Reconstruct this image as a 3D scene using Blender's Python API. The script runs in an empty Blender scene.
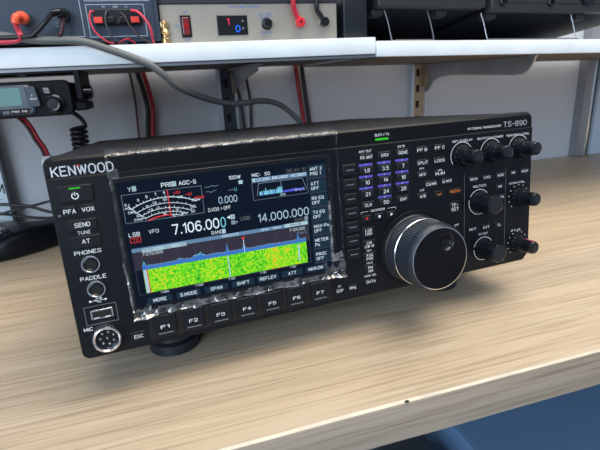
import bpy, math, random
from mathutils import Vector, Matrix, noise
random.seed(7)
PI = math.pi
C = bpy.context.scene.collection
MM = 0.001

# ------------------------------------------------------------------ materials
MATS = {}
def mat(name, col, rough=0.5, metal=0.0, bump=0.0, bscale=400.0, var=0.0, vscale=20.0, spec=0.5, coat=0.0):
    if name in MATS: return MATS[name]
    m = bpy.data.materials.new(name); m.use_nodes = True
    nt = m.node_tree; b = nt.nodes['Principled BSDF']
    b.inputs['Base Color'].default_value = (*col, 1)
    b.inputs['Roughness'].default_value = rough
    b.inputs['Metallic'].default_value = metal
    b.inputs['Specular IOR Level'].default_value = spec
    if coat: b.inputs['Coat Weight'].default_value = coat; b.inputs['Coat Roughness'].default_value = 0.08
    tc = nt.nodes.new('ShaderNodeTexCoord')
    if bump:
        n = nt.nodes.new('ShaderNodeTexNoise'); n.inputs['Scale'].default_value = bscale; n.inputs['Detail'].default_value = 3
        bp = nt.nodes.new('ShaderNodeBump'); bp.inputs['Strength'].default_value = bump; bp.inputs['Distance'].default_value = 0.0006
        nt.links.new(tc.outputs['Object'], n.inputs['Vector']); nt.links.new(n.outputs['Fac'], bp.inputs['Height'])
        nt.links.new(bp.outputs['Normal'], b.inputs['Normal'])
    if var:
        n = nt.nodes.new('ShaderNodeTexNoise'); n.inputs['Scale'].default_value = vscale; n.inputs['Detail'].default_value = 4
        r = nt.nodes.new('ShaderNodeValToRGB')
        r.color_ramp.elements[0].position = 0.3; r.color_ramp.elements[1].position = 0.7
        r.color_ramp.elements[0].color = (*[c * (1 - var) for c in col], 1)
        r.color_ramp.elements[1].color = (*[min(1, c * (1 + var)) for c in col], 1)
        nt.links.new(tc.outputs['Object'], n.inputs['Vector']); nt.links.new(n.outputs['Fac'], r.inputs['Fac'])
        nt.links.new(r.outputs['Color'], b.inputs['Base Color'])
    MATS[name] = m; return m
def emis(name, col, s=1.0, gloss=True):
    if name in MATS: return MATS[name]
    m = mat(name, (0.003, 0.003, 0.004), 0.3, spec=0.08)
    b = m.node_tree.nodes['Principled BSDF']
    b.inputs['Emission Color'].default_value = (*col, 1); b.inputs['Emission Strength'].default_value = s
    return m

def wood_mat(name, dark, mid, light, seed=0.0):
    m = bpy.data.materials.new(name); m.use_nodes = True; nt = m.node_tree; b = nt.nodes['Principled BSDF']
    N = nt.nodes.new; L = nt.links.new
    tc = N('ShaderNodeTexCoord'); mp = N('ShaderNodeMapping'); mp.inputs['Scale'].default_value = (2.0, 52, 52)
    mp.inputs['Location'].default_value = (seed, seed, 0); mp.inputs['Rotation'].default_value = (0, 0, 0.02)
    L(tc.outputs['Object'], mp.inputs['Vector'])
    n = N('ShaderNodeTexNoise'); n.inputs['Scale'].default_value = 1.6; n.inputs['Detail'].default_value = 6; n.inputs['Roughness'].default_value = 0.62; n.inputs['Distortion'].default_value = 0.5
    L(mp.outputs['Vector'], n.inputs['Vector'])
    r = N('ShaderNodeValToRGB'); e = r.color_ramp.elements
    e[0].position = 0.33; e[0].color = (*dark, 1); e[1].position = 0.68; e[1].color = (*light, 1)
    k = e.new(0.5); k.color = (*mid, 1)
    L(n.outputs['Fac'], r.inputs['Fac'])
    # fine pore streaks
    mp2 = N('ShaderNodeMapping'); mp2.inputs['Scale'].default_value = (9, 330, 330); L(tc.outputs['Object'], mp2.inputs['Vector'])
    n2 = N('ShaderNodeTexNoise'); n2.inputs['Scale'].default_value = 1.0; n2.inputs['Detail'].default_value = 3; L(mp2.outputs['Vector'], n2.inputs['Vector'])
    r2 = N('ShaderNodeValToRGB'); r2.color_ramp.elements[0].position = 0.32; r2.color_ramp.elements[0].color = (0.68, 0.65, 0.61, 1)
    r2.color_ramp.elements[1].position = 0.52; r2.color_ramp.elements[1].color = (1, 1, 1, 1); L(n2.outputs['Fac'], r2.inputs['Fac'])
    mx = N('ShaderNodeMix'); mx.data_type = 'RGBA'; mx.blend_type = 'MULTIPLY'; mx.inputs['Factor'].default_value = 0.85
    L(r.outputs['Color'], mx.inputs['A']); L(r2.outputs['Color'], mx.inputs['B'])
    # broad stave tone
    mp3 = N('ShaderNodeMapping'); mp3.inputs['Scale'].default_value = (0.5, 7, 7); L(tc.outputs['Object'], mp3.inputs['Vector'])
    n3 = N('ShaderNodeTexNoise'); n3.inputs['Scale'].default_value = 1.0; n3.inputs['Detail'].default_value = 2; L(mp3.outputs['Vector'], n3.inputs['Vector'])
    r3 = N('ShaderNodeValToRGB'); r3.color_ramp.elements[0].position = 0.35; r3.color_ramp.elements[0].color = (0.86, 0.86, 0.88, 1)
    r3.color_ramp.elements[1].position = 0.65; r3.color_ramp.elements[1].color = (1.05, 1.0, 0.95, 1); L(n3.outputs['Fac'], r3.inputs['Fac'])
    mx2 = N('ShaderNodeMix'); mx2.data_type = 'RGBA'; mx2.blend_type = 'MULTIPLY'; mx2.inputs['Factor'].default_value = 1.0
    L(mx.outputs['Result'], mx2.inputs['A']); L(r3.outputs['Color'], mx2.inputs['B'])
    L(mx2.outputs['Result'], b.inputs['Base Color'])
    b.inputs['Roughness'].default_value = 0.42
    bp = N('ShaderNodeBump'); bp.inputs['Strength'].default_value = 0.12; bp.inputs['Distance'].default_value = 0.0004
    L(n2.outputs['Fac'], bp.inputs['Height']); L(bp.outputs['Normal'], b.inputs['Normal'])
    return m

def waterfall_mat():
    m = bpy.data.materials.new('waterfall_pixels'); m.use_nodes = True; nt = m.node_tree; b = nt.nodes['Principled BSDF']
    N = nt.nodes.new; L = nt.links.new
    tc = N('ShaderNodeTexCoord'); mp = N('ShaderNodeMapping'); mp.inputs['Scale'].default_value = (640, 640, 560); L(tc.outputs['Object'], mp.inputs['Vector'])
    n = N('ShaderNodeTexNoise'); n.inputs['Scale'].default_value = 1.0; n.inputs['Detail'].default_value = 3; n.inputs['Roughness'].default_value = 0.7; L(mp.outputs['Vector'], n.inputs['Vector'])
    mp2 = N('ShaderNodeMapping'); mp2.inputs['Scale'].default_value = (60, 0, 3); L(tc.outputs['Object'], mp2.inputs['Vector'])
    n2 = N('ShaderNodeTexNoise'); n2.inputs['Scale'].default_value = 1.0; n2.inputs['Detail'].default_value = 2; L(mp2.outputs['Vector'], n2.inputs['Vector'])
    a = N('ShaderNodeMath'); a.operation = 'MULTIPLY_ADD'; a.inputs[1].default_value = 0.55; L(n2.outputs['Fac'], a.inputs[0])
    nn = N('ShaderNodeMath'); nn.operation = 'MULTIPLY_ADD'; nn.inputs[1].default_value = 1.35; nn.inputs[2].default_value = 0.06; L(n.outputs['Fac'], nn.inputs[0]); L(nn.outputs[0], a.inputs[2])
    a2 = N('ShaderNodeMath'); a2.operation = 'MULTIPLY'; a2.inputs[1].default_value = 0.5; L(a.outputs[0], a2.inputs[0])
    r = N('ShaderNodeValToRGB'); e = r.color_ramp.elements
    e[0].position = 0.34; e[0].color = (0.0, 0.22, 0.0, 1); e[1].position = 0.69; e[1].color = (0.75, 0.05, 0.0, 1)
    for p, c in ((0.45, (0.06, 0.62, 0.0, 1)), (0.54, (0.30, 0.80, 0.0, 1)), (0.58, (0.62, 0.72, 0.0, 1)), (0.63, (0.85, 0.42, 0.01, 1))):
        k = e.new(p); k.color = c
    L(a2.outputs[0], r.inputs['Fac'])
    b.inputs['Base Color'].default_value = (0.01, 0.01, 0.01, 1); b.inputs['Roughness'].default_value = 0.25
    L(r.outputs['Color'], b.inputs['Emission Color']); b.inputs['Emission Strength'].default_value = 1.0
    return m

def film_mat():
    m = bpy.data.materials.new('clear_film'); m.use_nodes = True; nt = m.node_tree; nt.nodes.clear()
    N = nt.nodes.new; L = nt.links.new
    o = N('ShaderNodeOutputMaterial'); t = N('ShaderNodeBsdfTransparent'); g = N('ShaderNodeBsdfGlossy'); g.inputs['Roughness'].default_value = 0.12
    g.inputs['Color'].default_value = (0.5, 0.54, 0.58, 1)
    f = N('ShaderNodeFresnel'); f.inputs['IOR'].default_value = 1.16
    mx = N('ShaderNodeMixShader'); L(f.outputs[0], mx.inputs[0]); L(t.outputs[0], mx.inputs[1]); L(g.outputs[0], mx.inputs[2]); L(mx.outputs[0], o.inputs[0])
    return m
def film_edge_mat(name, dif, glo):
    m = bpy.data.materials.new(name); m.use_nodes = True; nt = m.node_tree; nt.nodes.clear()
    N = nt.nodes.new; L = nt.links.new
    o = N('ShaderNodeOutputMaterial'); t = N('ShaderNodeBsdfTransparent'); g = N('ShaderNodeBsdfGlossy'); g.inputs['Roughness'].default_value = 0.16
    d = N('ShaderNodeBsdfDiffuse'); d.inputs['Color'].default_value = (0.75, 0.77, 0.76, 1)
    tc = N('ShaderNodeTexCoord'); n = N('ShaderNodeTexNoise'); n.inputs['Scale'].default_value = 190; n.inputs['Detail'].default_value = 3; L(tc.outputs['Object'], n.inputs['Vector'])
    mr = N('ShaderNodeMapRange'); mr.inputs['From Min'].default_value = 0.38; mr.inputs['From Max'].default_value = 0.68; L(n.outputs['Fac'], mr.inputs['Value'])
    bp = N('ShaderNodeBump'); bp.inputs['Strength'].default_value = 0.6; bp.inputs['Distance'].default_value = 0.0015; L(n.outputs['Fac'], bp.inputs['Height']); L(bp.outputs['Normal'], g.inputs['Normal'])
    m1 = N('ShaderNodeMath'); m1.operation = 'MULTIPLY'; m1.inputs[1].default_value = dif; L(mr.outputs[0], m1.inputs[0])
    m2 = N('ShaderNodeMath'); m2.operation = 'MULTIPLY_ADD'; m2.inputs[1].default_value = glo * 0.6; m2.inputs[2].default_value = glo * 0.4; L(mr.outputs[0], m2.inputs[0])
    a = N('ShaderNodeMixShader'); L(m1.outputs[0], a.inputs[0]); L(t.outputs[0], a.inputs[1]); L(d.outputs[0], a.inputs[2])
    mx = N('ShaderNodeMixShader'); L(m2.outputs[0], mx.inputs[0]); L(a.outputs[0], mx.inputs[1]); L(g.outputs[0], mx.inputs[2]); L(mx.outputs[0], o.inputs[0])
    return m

BLACK = mat('black_panel', (0.0045, 0.0060, 0.0085), 0.4, bump=0.2, bscale=2500, spec=0.26)
BAND = mat('gloss_band', (0.004, 0.005, 0.006), 0.36, spec=0.24)
CASE = mat('case_black', (0.010, 0.011, 0.0125), 0.5, spec=0.2, bump=0.5, bscale=1800)
KEY = mat('key_black', (0.0075, 0.009, 0.012), 0.3, spec=0.4)
KEYG = mat('key_gloss', (0.007, 0.008, 0.010), 0.22)
GROOVE = mat('groove', (0.003, 0.003, 0.003), 0.7)
LINE = mat('print_grey', (0.16, 0.17, 0.18), 0.5)
WHITE = mat('print_white', (0.82, 0.84, 0.86), 0.5)
CHROME = mat('chrome_lettering', (0.9, 0.92, 0.95), 0.28, 0.6)
ORANGE = mat('print_orange', (0.75, 0.20, 0.03), 0.5)
PURPLE = mat('print_purple', (0.11, 0.09, 0.50), 0.5)
REDP = mat('print_red', (0.6, 0.02, 0.02), 0.5)
PINK = mat('print_pink', (0.8, 0.05, 0.22), 0.5)
SILVER = mat('silver', (0.78, 0.78, 0.78), 0.2, 1.0)
STEEL = mat('steel', (0.45, 0.46, 0.48), 0.38, 0.9, var=0.08, vscale=8)
GLASS = mat('screen_glass', (0.003, 0.004, 0.006), 0.12, spec=0.25)
BEZEL = mat('bezel_black', (0.006, 0.007, 0.009), 0.25)
RUBBER = mat('rubber_grip', (0.011, 0.019, 0.032), 0.42)
DIALB = mat('dial_black', (0.018, 0.020, 0.024), 0.35)
KNOBM = mat('knob_black', (0.006, 0.008, 0.012), 0.2)
KNOBT = mat('knob_cap', (0.012, 0.014, 0.018), 0.38)
def spun():
    m = mat('spun_black', (0.016, 0.016, 0.018), 0.28, 0.7)
    b = m.node_tree.nodes['Principled BSDF']; b.inputs['Anisotropic'].default_value = 0.8
    tn = m.node_tree.nodes.new('ShaderNodeTangent'); tn.direction_type = 'RADIAL'; tn.axis = 'Y'
    m.node_tree.links.new(tn.outputs[0], b.inputs['Tangent'])
    return m
SPUN = spun()
GREENL = emis('led_green', (0.05, 0.75, 0.04), 0.7)
L_WHITE = emis('lcd_white', (0.72, 0.86, 0.95), 1.0)
L_DIM = emis('lcd_dim', (0.35, 0.48, 0.62), 0.6)
L_MID = emis('lcd_mid', (0.45, 0.62, 0.80), 0.8)
L_GREY = emis('lcd_grey', (0.20, 0.22, 0.24), 0.7)
L_RED = emis('lcd_red', (0.85, 0.05, 0.05), 0.9)
L_BLUE = emis('lcd_blue', (0.05, 0.20, 0.62), 0.9)
L_BAR = emis('lcd_bar', (0.16, 0.30, 0.50), 0.8)
L_LBOX = emis('lcd_lightbox', (0.45, 0.66, 0.75), 0.9)
L_NAVY = emis('lcd_navy', (0.002, 0.006, 0.016), 1.0)
L_BTN = emis('lcd_button', (0.010, 0.028, 0.052), 1.0)
L_GRAPH = emis('lcd_graph', (0.035, 0.030, 0.050), 1.0)
L_GRID = emis('lcd_grid', (0.10, 0.09, 0.12), 1.0)
L_CYAN = emis('lcd_cyan', (0.20, 0.62, 0.80), 0.9)
L_VIO = emis('lcd_violet', (0.10, 0.12, 0.75), 0.9)
WFALL = waterfall_mat()
FILM = film_mat(); FILME = film_edge_mat('creased_film', 0.11, 0.24); FILML = film_edge_mat('film_fold_and_glare', 0.32, 0.38); FILMS = film_edge_mat('soft_crease', 0.04, 0.09)

# ------------------------------------------------------------------ mesh builder
_txt = {}
# single-stroke lettering on a 4 x 6 grid: each glyph is a list of polylines
def _p(t): return [[tuple(float(c) for c in q.split(',')) for q in pl.split()] for pl in t.split(';')]
GL = {k: _p(v) for k, v in {
 'A': '0,0 2,6 4,0;0.8,2 3.2,2', 'B': '0,0 0,6 2.8,6 3.8,5.2 3.8,4 2.8,3.2 0,3.2;2.8,3.2 4,2.4 4,0.9 2.9,0 0,0', 'C': '4,4.9 3,6 1.1,6 0,4.7 0,1.3 1.1,0 3,0 4,1.1',
 'D': '0,0 0,6 2.6,6 4,4.6 4,1.4 2.6,0 0,0', 'E': '3.8,6 0,6 0,0 3.8,0;0,3.1 3.2,3.1', 'F': '3.8,6 0,6 0,0;0,3.1 3.1,3.1', 'G': '4,4.9 3,6 1.1,6 0,4.7 0,1.3 1.1,0 3,0 4,1 4,2.8 2.3,2.8',
 'H': '0,0 0,6;4,0 4,6;0,3.1 4,3.1', 'I': '0.4,0 0.4,6', 'J': '3.4,6 3.4,1.2 2.5,0 1,0 0,1.2', 'K': '0,0 0,6;4,6 0,2.4;1.3,3.5 4,0', 'L': '0,6 0,0 3.6,0', 'M': '0,0 0,6 2.3,1.4 4.6,6 4.6,0',
 'N': '0,0 0,6 4,0 4,6', 'O': '1.3,0 3,0 4.3,1.4 4.3,4.6 3,6 1.3,6 0,4.6 0,1.4 1.3,0', 'P': '0,0 0,6 2.9,6 4,5 4,3.7 2.9,2.7 0,2.7', 'Q': '1.3,0 3,0 4.3,1.4 4.3,4.6 3,6 1.3,6 0,4.6 0,1.4 1.3,0;2.6,1.6 4.3,-0.3',
 'R': '0,0 0,6 2.9,6 4,5 4,3.8 2.9,2.9 0,2.9;2.4,2.9 4,0', 'S': '4,5 3,6 1.1,6 0.1,5 0.1,4 1,3.2 3,2.8 4,2 4,1 3,0 1,0 0,1', 'T': '0,6 4.2,6;2.1,6 2.1,0', 'U': '0,6 0,1.3 1.1,0 2.9,0 4,1.3 4,6',
 'V': '0,6 2.1,0 4.2,6', 'W': '0,6 1.4,0 2.8,5.6 4.2,0 5.6,6', 'X': '0,0 4,6;0,6 4,0', 'Y': '0,6 2.1,2.9 4.2,6;2.1,2.9 2.1,0', 'Z': '0,6 4,6 0,0 4,0',
 '0': '1.2,0 2.6,0 3.8,1.4 3.8,4.6 2.6,6 1.2,6 0,4.6 0,1.4 1.2,0', '1': '0.2,4.8 1.7,6 1.7,0', '2': '0,4.8 1,6 2.8,6 3.8,5 3.8,4 0,0 3.9,0', '3': '0,5 1,6 2.8,6 3.8,5.1 3.8,4 2.8,3.2 1.4,3.2;2.8,3.2 3.9,2.3 3.9,1 2.8,0 1,0 0,1',
 '4': '2.9,0 2.9,6 0,1.7 4,1.7', '5': '3.6,6 0.4,6 0.1,3.2 1.2,3.8 2.8,3.8 3.9,2.8 3.9,1.1 2.8,0 1,0 0,0.9', '6': '3.5,5.4 2.7,6 1.3,6 0,4.4 0,1.4 1.2,0 2.7,0 3.9,1.2 3.9,2.4 2.8,3.6 1.2,3.6 0,2.4',
 '7': '0,6 3.8,6 1.5,0', '8': '1.1,3.2 0.2,4 0.2,5 1.2,6 2.7,6 3.7,5 3.7,4 2.8,3.2 1.1,3.2 0,2.2 0,1 1.1,0 2.8,0 3.9,1 3.9,2.2 2.8,3.2', '9': '0.4,0.6 1.2,0 2.6,0 3.9,1.6 3.9,4.6 2.7,6 1.2,6 0,4.8 0,3.6 1.1,2.5 2.7,2.5 3.9,3.7',
 '.': '0.4,0 0.4,0.5', ':': '0.4,0.8 0.4,1.3;0.4,3.6 0.4,4.1', '-': '0.2,2.9 2.4,2.9', '+': '0,3 3.4,3;1.7,1.3 1.7,4.7', '/': '0,-0.2 2.6,6.2', '=': '0.2,2 3,2;0.2,4 3,4', '>': '0.3,1.2 2.8,3 0.3,4.8', '<': '2.8,1.2 0.3,3 2.8,4.8',
 'k': '0,0 0,6;2.8,4 0,1.8;1,2.6 3,0', 'z': '0,4 2.8,4 0,0 2.9,0', 'c': '2.7,3.4 2,4 0.8,4 0,3 0,1 0.8,0 2,0 2.8,0.7', 'd': '2.8,6 2.8,0 0.9,0 0,1 0,3 0.9,4 2.8,4', 'i': '0.4,0 0.4,4;0.4,5.4 0.4,5.8', 'v': '0,4 1.5,0 3,4',
 'm': '0,0 0,4;0,3.4 1,4 2,3.4 2,0;2,3.4 3,4 4,3.4 4,0', 's': '2.6,3.4 2,4 0.7,4 0,3.2 2.6,1.2 2.6,0.6 2,0 0.6,0 0,0.6', 'o': '0.9,0 2,0 2.9,1 2.9,3 2,4 0.9,4 0,3 0,1 0.9,0', 'n': '0,0 0,4 2,4 2.8,3.2 2.8,0'}.items()}
def text_mesh(s, bold=False):
    k = (s, bold)
    if k in _txt: return _txt[k]
    sc = 0.70 / 6; t = (0.88 if bold else 0.68); x = 0; vs = []; fs = []
    for ch in s:
        if ch == ' ': x += 2.6; continue
        g = GL.get(ch) or GL.get(ch.upper()); w = max(p[0] for pl in g for p in pl)
        for pl in g:
            for a, b in zip(pl, pl[1:]):
                dx, dy = b[0] - a[0], b[1] - a[1]; l = math.hypot(dx, dy); dx /= l; dy /= l; e = t * 0.38
                nx, ny = -dy * t / 2, dx * t / 2; o = len(vs)
                for (px, py, sg) in ((a[0] - dx * e, a[1] - dy * e, 1), (b[0] + dx * e, b[1] + dy * e, -1)):
                    vs += [((x + px + nx) * sc, (py + ny) * sc), ((x + px - nx) * sc, (py - ny) * sc)]
                fs.append((o, o + 1, o + 3, o + 2))
        x += w + (1.75 if bold else 1.6)
    x0 = min(v[0] for v in vs); x1 = max(v[0] for v in vs)
    _txt[k] = (vs, fs, x0, x1); return _txt[k]
CAP = 0.70

class MB:
    """collects shapes in millimetres; tf maps builder coordinates to local ones"""
    def __init__(s, tf=None): s.v = []; s.f = []; s.m = []; s.mats = []; s.tf = tf or (lambda p: p)
    def mi(s, m):
        if m not in s.mats: s.mats.append(m)
        return s.mats.index(m)
    def add(s, vs, fs, m):
        o = len(s.v); s.v += [tuple(s.tf(p)) for p in vs]; i = s.mi(m)
        for f in fs: s.f.append(tuple(o + k for k in f)); s.m.append(i)
    def loft(s, loops, m, cap0=True, cap1=True, closed=True, mcap=None):
        n = len(loops[0]); vs = [p for l in loops for p in l]; fs = []
        for a in range(len(loops) - 1):
            for k in range(n if closed else n - 1):
                k2 = (k + 1) % n
                fs.append((a * n + k, a * n + k2, (a + 1) * n + k2, (a + 1) * n + k))
        if cap0: fs.append(tuple(range(n - 1, -1, -1)))
        s.add(vs, fs, m)
        if cap1:
            l = loops[-1]; s.add(l, [tuple(range(n))], mcap or m)
    def box(s, a, b, m, bev=0.0):
        (x0, y0, z0), (x1, y1, z1) = a, b
        if bev <= 0:
            vs = [(x, y, z) for z in (z0, z1) for y in (y0, y1) for x in (x0, x1)]
            s.add(vs, [(0, 2, 3, 1), (4, 5, 7, 6), (0, 1, 5, 4), (2, 6, 7, 3), (0, 4, 6, 2), (1, 3, 7, 5)], m); return
        L = []
        def r(i, z): return [(p[0], p[1], z) for p in rr((x0 + x1) / 2, (y0 + y1) / 2, x1 - x0 - 2 * i, y1 - y0 - 2 * i, max(bev - i, 0.02), 4)]
        s.loft([r(bev, z0), r(bev * 0.3, z0 + bev * 0.3), r(0, z0 + bev), r(0, z1 - bev), r(bev * 0.3, z1 - bev * 0.3), r(bev, z1)], m)
    def text(s, t, x, y, h, m, z=0.0, width=None, align='c', bold=False, shear=0.0):
        """text in the builder's first two axes at height z"""
        vs, fs, x0, x1 = text_mesh(t, bold)
        k = h / CAP; kx = k * (1.08 if bold else 1.0) if width is None else width / (x1 - x0)
        off = {'c': (x0 + x1) / 2, 'l': x0, 'r': x1}[align]
        s.add([(x + (v[0] - off) * kx + shear * v[1] * k, y + (v[1] - CAP / 2) * k, z) for v in vs], fs, m)
    def rect(s, x0, y0, x1, y1, m, z=0.0): s.add([(x0, y0, z), (x1, y0, z), (x1, y1, z), (x0, y1, z)], [(0, 1, 2, 3)], m)
    def frame(s, x0, y0, x1, y1, t, m, z=0.0):
        s.rect(x0, y0, x1, y0 + t, m, z); s.rect(x0, y1 - t, x1, y1, m, z); s.rect(x0, y0 + t, x0 + t, y1 - t, m, z); s.rect(x1 - t, y0 + t, x1, y1 - t, m, z)
    def line(s, pts, t, m, z=0.0):
        for (a, b) in zip(pts, pts[1:]):
            dx, dy = b[0] - a[0], b[1] - a[1]; l = math.hypot(dx, dy) or 1; nx, ny = -dy / l * t / 2, dx / l * t / 2
            s.add([(a[0] + nx, a[1] + ny, z), (a[0] - nx, a[1] - ny, z), (b[0] - nx, b[1] - ny, z), (b[0] + nx, b[1] + ny, z)], [(0, 1, 2, 3)], m)
    def arc(s, cx, cy, r, a0, a1, t, m, z=0.0, n=24):
        vs = []
        for i in range(n + 1):
            a = math.radians(a0 + (a1 - a0) * i / n)
            vs += [(cx + (r - t / 2) * math.cos(a), cy + (r - t / 2) * math.sin(a), z), (cx + (r + t / 2) * math.cos(a), cy + (r + t / 2) * math.sin(a), z)]
        s.add(vs, [(2 * i, 2 * i + 1, 2 * i + 3, 2 * i + 2) for i in range(n)], m)
    def key(s, cx, cy, w, h, z0, z1, m, r=0.8, b=0.35):
        s.loft([[(p[0], p[1], z) for p in rr(cx, cy, w - 2 * i, h - 2 * i, max(r - i, 0.05), 4)] for i, z in ((0, z0), (0, z1 - b), (b * 0.4, z1 - b * 0.3), (b, z1))], m, cap0=False)
    def lathe(s, cx, cy, prof, m, seg=48, mod=None, cap0=False, cap1=True, mcap=None):
        """axis along the third builder axis"""
        loops = []
        for j, (r, z) in enumerate(prof):
            l = []
            for i in range(seg):
                a = 2 * PI * i / seg; rr_ = r + (mod(i, j) if mod else 0)
                l.append((cx + rr_ * math.cos(a), cy + rr_ * math.sin(a), z))
            loops.append(l)
        s.loft(loops, m, cap0, cap1, mcap=mcap)
    def tube(s, pts, r, m, seg=10, cap=True, r1=None):
        P = [Vector(p) for p in pts]; loops = []; up = Vector((0.1, 0.3, 1)).normalized(); nrm = None
        for i, p in enumerate(P):
            t = (P[min(i + 1, len(P) - 1)] - P[max(i - 1, 0)]).normalized()
            if nrm is None: nrm = t.cross(up).normalized()
            nrm = (nrm - t * nrm.dot(t)).normalized(); bi = t.cross(nrm)
            rad = r if r1 is None else r + (r1 - r) * i / (len(P) - 1)
            loops.append([tuple(p + (nrm * math.cos(2 * PI * k / seg) + bi * math.sin(2 * PI * k / seg)) * rad) for k in range(seg)])
        s.loft(loops, m, cap, cap)
    def build(s, name, parent=None, smooth=35, scale=MM, **props):
        me = bpy.data.meshes.new(name)
        me.from_pydata([(x * scale, y * scale, z * scale) for x, y, z in s.v], [], s.f); me.update()
        for m in s.mats: me.materials.append(m)
        me.polygons.foreach_set('material_index', s.m)
        if smooth:
            me.polygons.foreach_set('use_smooth', [True] * len(me.polygons)); me.set_sharp_from_angle(angle=math.radians(smooth))
        o = bpy.data.objects.new(name, me); C.objects.link(o)
        if parent: o.parent = parent
        for k, v in props.items(): o[k] = v
        return o

def rr(cx, cy, w, h, r, n=6):
    r = max(min(r, w / 2 - 1e-3, h / 2 - 1e-3), 1e-3); out = []
    for (sx, sy, a0) in ((1, 1, 0), (-1, 1, 90), (-1, -1, 180), (1, -1, 270)):
        for i in range(n + 1):
            a = math.radians(a0 + 90 * i / n)
            out.append((cx + sx * (w / 2 - r) + r * math.cos(a), cy + sy * (h / 2 - r) + r * math.sin(a)))
    return out
def spline(pts, n=8):
    P = [Vector(p) for p in pts]; out = []
    for i in range(len(P) - 1):
        p0 = P[max(i - 1, 0)]; p1 = P[i]; p2 = P[i + 1]; p3 = P[min(i + 2, len(P) - 1)]
        for k in range(n):
            t = k / n; out.append(0.5 * ((2 * p1) + (p2 - p0) * t + (2 * p0 - 5 * p1 + 4 * p2 - p3) * t * t + (3 * p1 - p0 - 3 * p2 + p3) * t ** 3))
    out.append(P[-1]); return [tuple(p) for p in out]

def thing(name, label, cat, loc=(0, 0, 0), rot=(0, 0, 0), group=None):
    o = bpy.data.objects.new(name, None); C.objects.link(o); o.empty_display_size = 0.02
    o.location = tuple(c * MM for c in loc); o.rotation_euler = rot; o['label'] = label; o['category'] = cat
    if group: o['group'] = group
    return o
def tag(o, label, cat, group=None):
    o['label'] = label; o['category'] = cat
    if group: o['group'] = group
    return o
def struct(o): o['kind'] = 'structure'; return o

FACE = lambda p: (p[0], -p[2], p[1])          # (across, up, outward) -> local
# ------------------------------------------------------------------ TRANSCEIVER
TILT, YAW, Z0 = 0.0868, 0.0651, 36.29
R = thing('transceiver', 'large black desktop radio transceiver with lit colour screen standing on the oak desk', 'radio', (0, 0, Z0), (-TILT, 0, YAW))

def loop(i, top, w, cut=True):
    # outline of the front bezel, inset i, top edge at height `top`; rounded corners, chamfer lower right
    x0, x1, y0, y1 = i, 396 - i, i, top
    r = 6.5 - i * 0.6; out = []
    for k in range(7):
        a = math.radians(90 * k / 6); out.append((x1 - 4 + 4 * math.cos(a), y1 - 4 + 4 * math.sin(a)))
    for k in range(7):
        a = math.radians(90 + 90 * k / 6); out.append((x0 + r + r * math.cos(a), y1 - r + r * math.sin(a)))
    for k in range(7):
        a = math.radians(180 + 90 * k / 6); out.append((x0 + 5 + 5 * math.cos(a), y0 + 5 + 5 * math.sin(a)))
    out += [(x1 - 7, y0), (x1 - 6, y0 + 0.4), (x1 - 0.5, y0 + 6.2), (x1, y0 + 7.5)]
    return [(p[0], p[1], w) for p in out]
# cover (chassis)
b = MB(FACE)
def sec(w, top, ch):
    return [(3, 6, w), (8, 2, w), (388, 2, w), (393, 6, w), (393, top - ch, w), (393 - ch, top, w), (3 + ch, top, w), (3, top - ch, w)]
b.loft([sec(-24, 138.9, 3), sec(-60, 139.4, 4), sec(-340, 143, 11), sec(-345, 141, 13)], CASE)
for k in range(26):      # ventilation slots low on both flanks
    for x in (2.9, 393.1):
        w = -60 - k * 10; b.add([(x, 30, w), (x, 30, w - 5), (x, 95, w - 5), (x, 95, w)], [(0, 1, 2, 3)], GROOVE)
b.build('cover', R)
# front panel with its printing
fp = MB(FACE)
fp.loft([loop(0.6, 139.0, -26), loop(0, 139.3, -24), loop(0, 139.3, -5), loop(0.5, 138.4, -2.4), loop(1.2, 136.6, -1.0)], BAND)
# raised lower field
def low(i, w):
    pts = [q for q in loop(1.0 + i, 125.6 - i, w)]
    return pts
def lowloop(i, w):
    x0, x1, y0, y1 = 1.0 + i, 395 - i, 1.0 + i, 125.4 - i
    out = [(x1, y1), (x0, y1)]
    for k in range(7):
        a = math.radians(180 + 90 * k / 6); out.append((x0 + 5 + 5 * math.cos(a), y0 + 5 + 5 * math.sin(a)))
    out += [(x1 - 7, y0), (x1 - 5.6, y0 + 0.5), (x1 - 0.5, y0 + 6), (x1, y0 + 7.5)]
    return [(p[0], p[1], w) for p in out]
fp.loft([lowloop(-0.15, -1.2), lowloop(0, -0.3), lowloop(0.35, 0)], BLACK)
fp.rect(1.2, 125.5, 394.8, 126.1, GROOVE, -0.93)
def pt(t, x, y, h, m=WHITE, z=0.06, **k): fp.text(t, x, y, h, m, z, **k)
pt('KENWOOD', 22.9, 129.8, 5.6, CHROME, -0.9, width=37.0, bold=True)
fp.add([(19.6, 132.9, -.88), (21.8, 132.9, -.88), (20.7, 131.6, -.88)], [(0, 2, 1)], REDP)
pt('TS-890', 375.8, 130.2, 4.2, CHROME, -0.9, width=26.4)
pt('HF/50MHz TRANSCEIVER', 342, 129.6, 1.7, WHITE, -0.9, width=36, bold=True)
pt('BUSY / TX', 241, 132.3, 1.8, z=-0.9, width=13, bold=True)
pt('TUNE', 16.7, 89.3, 2.0, bold=True); pt('PHONES', 16.7, 76.0, 2.4, bold=True, width=16.5); pt('PADDLE', 16.9, 58.0, 2.4, bold=True, width=16)
pt('MIC', 7.6, 22.3, 2.3, bold=True)
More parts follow.
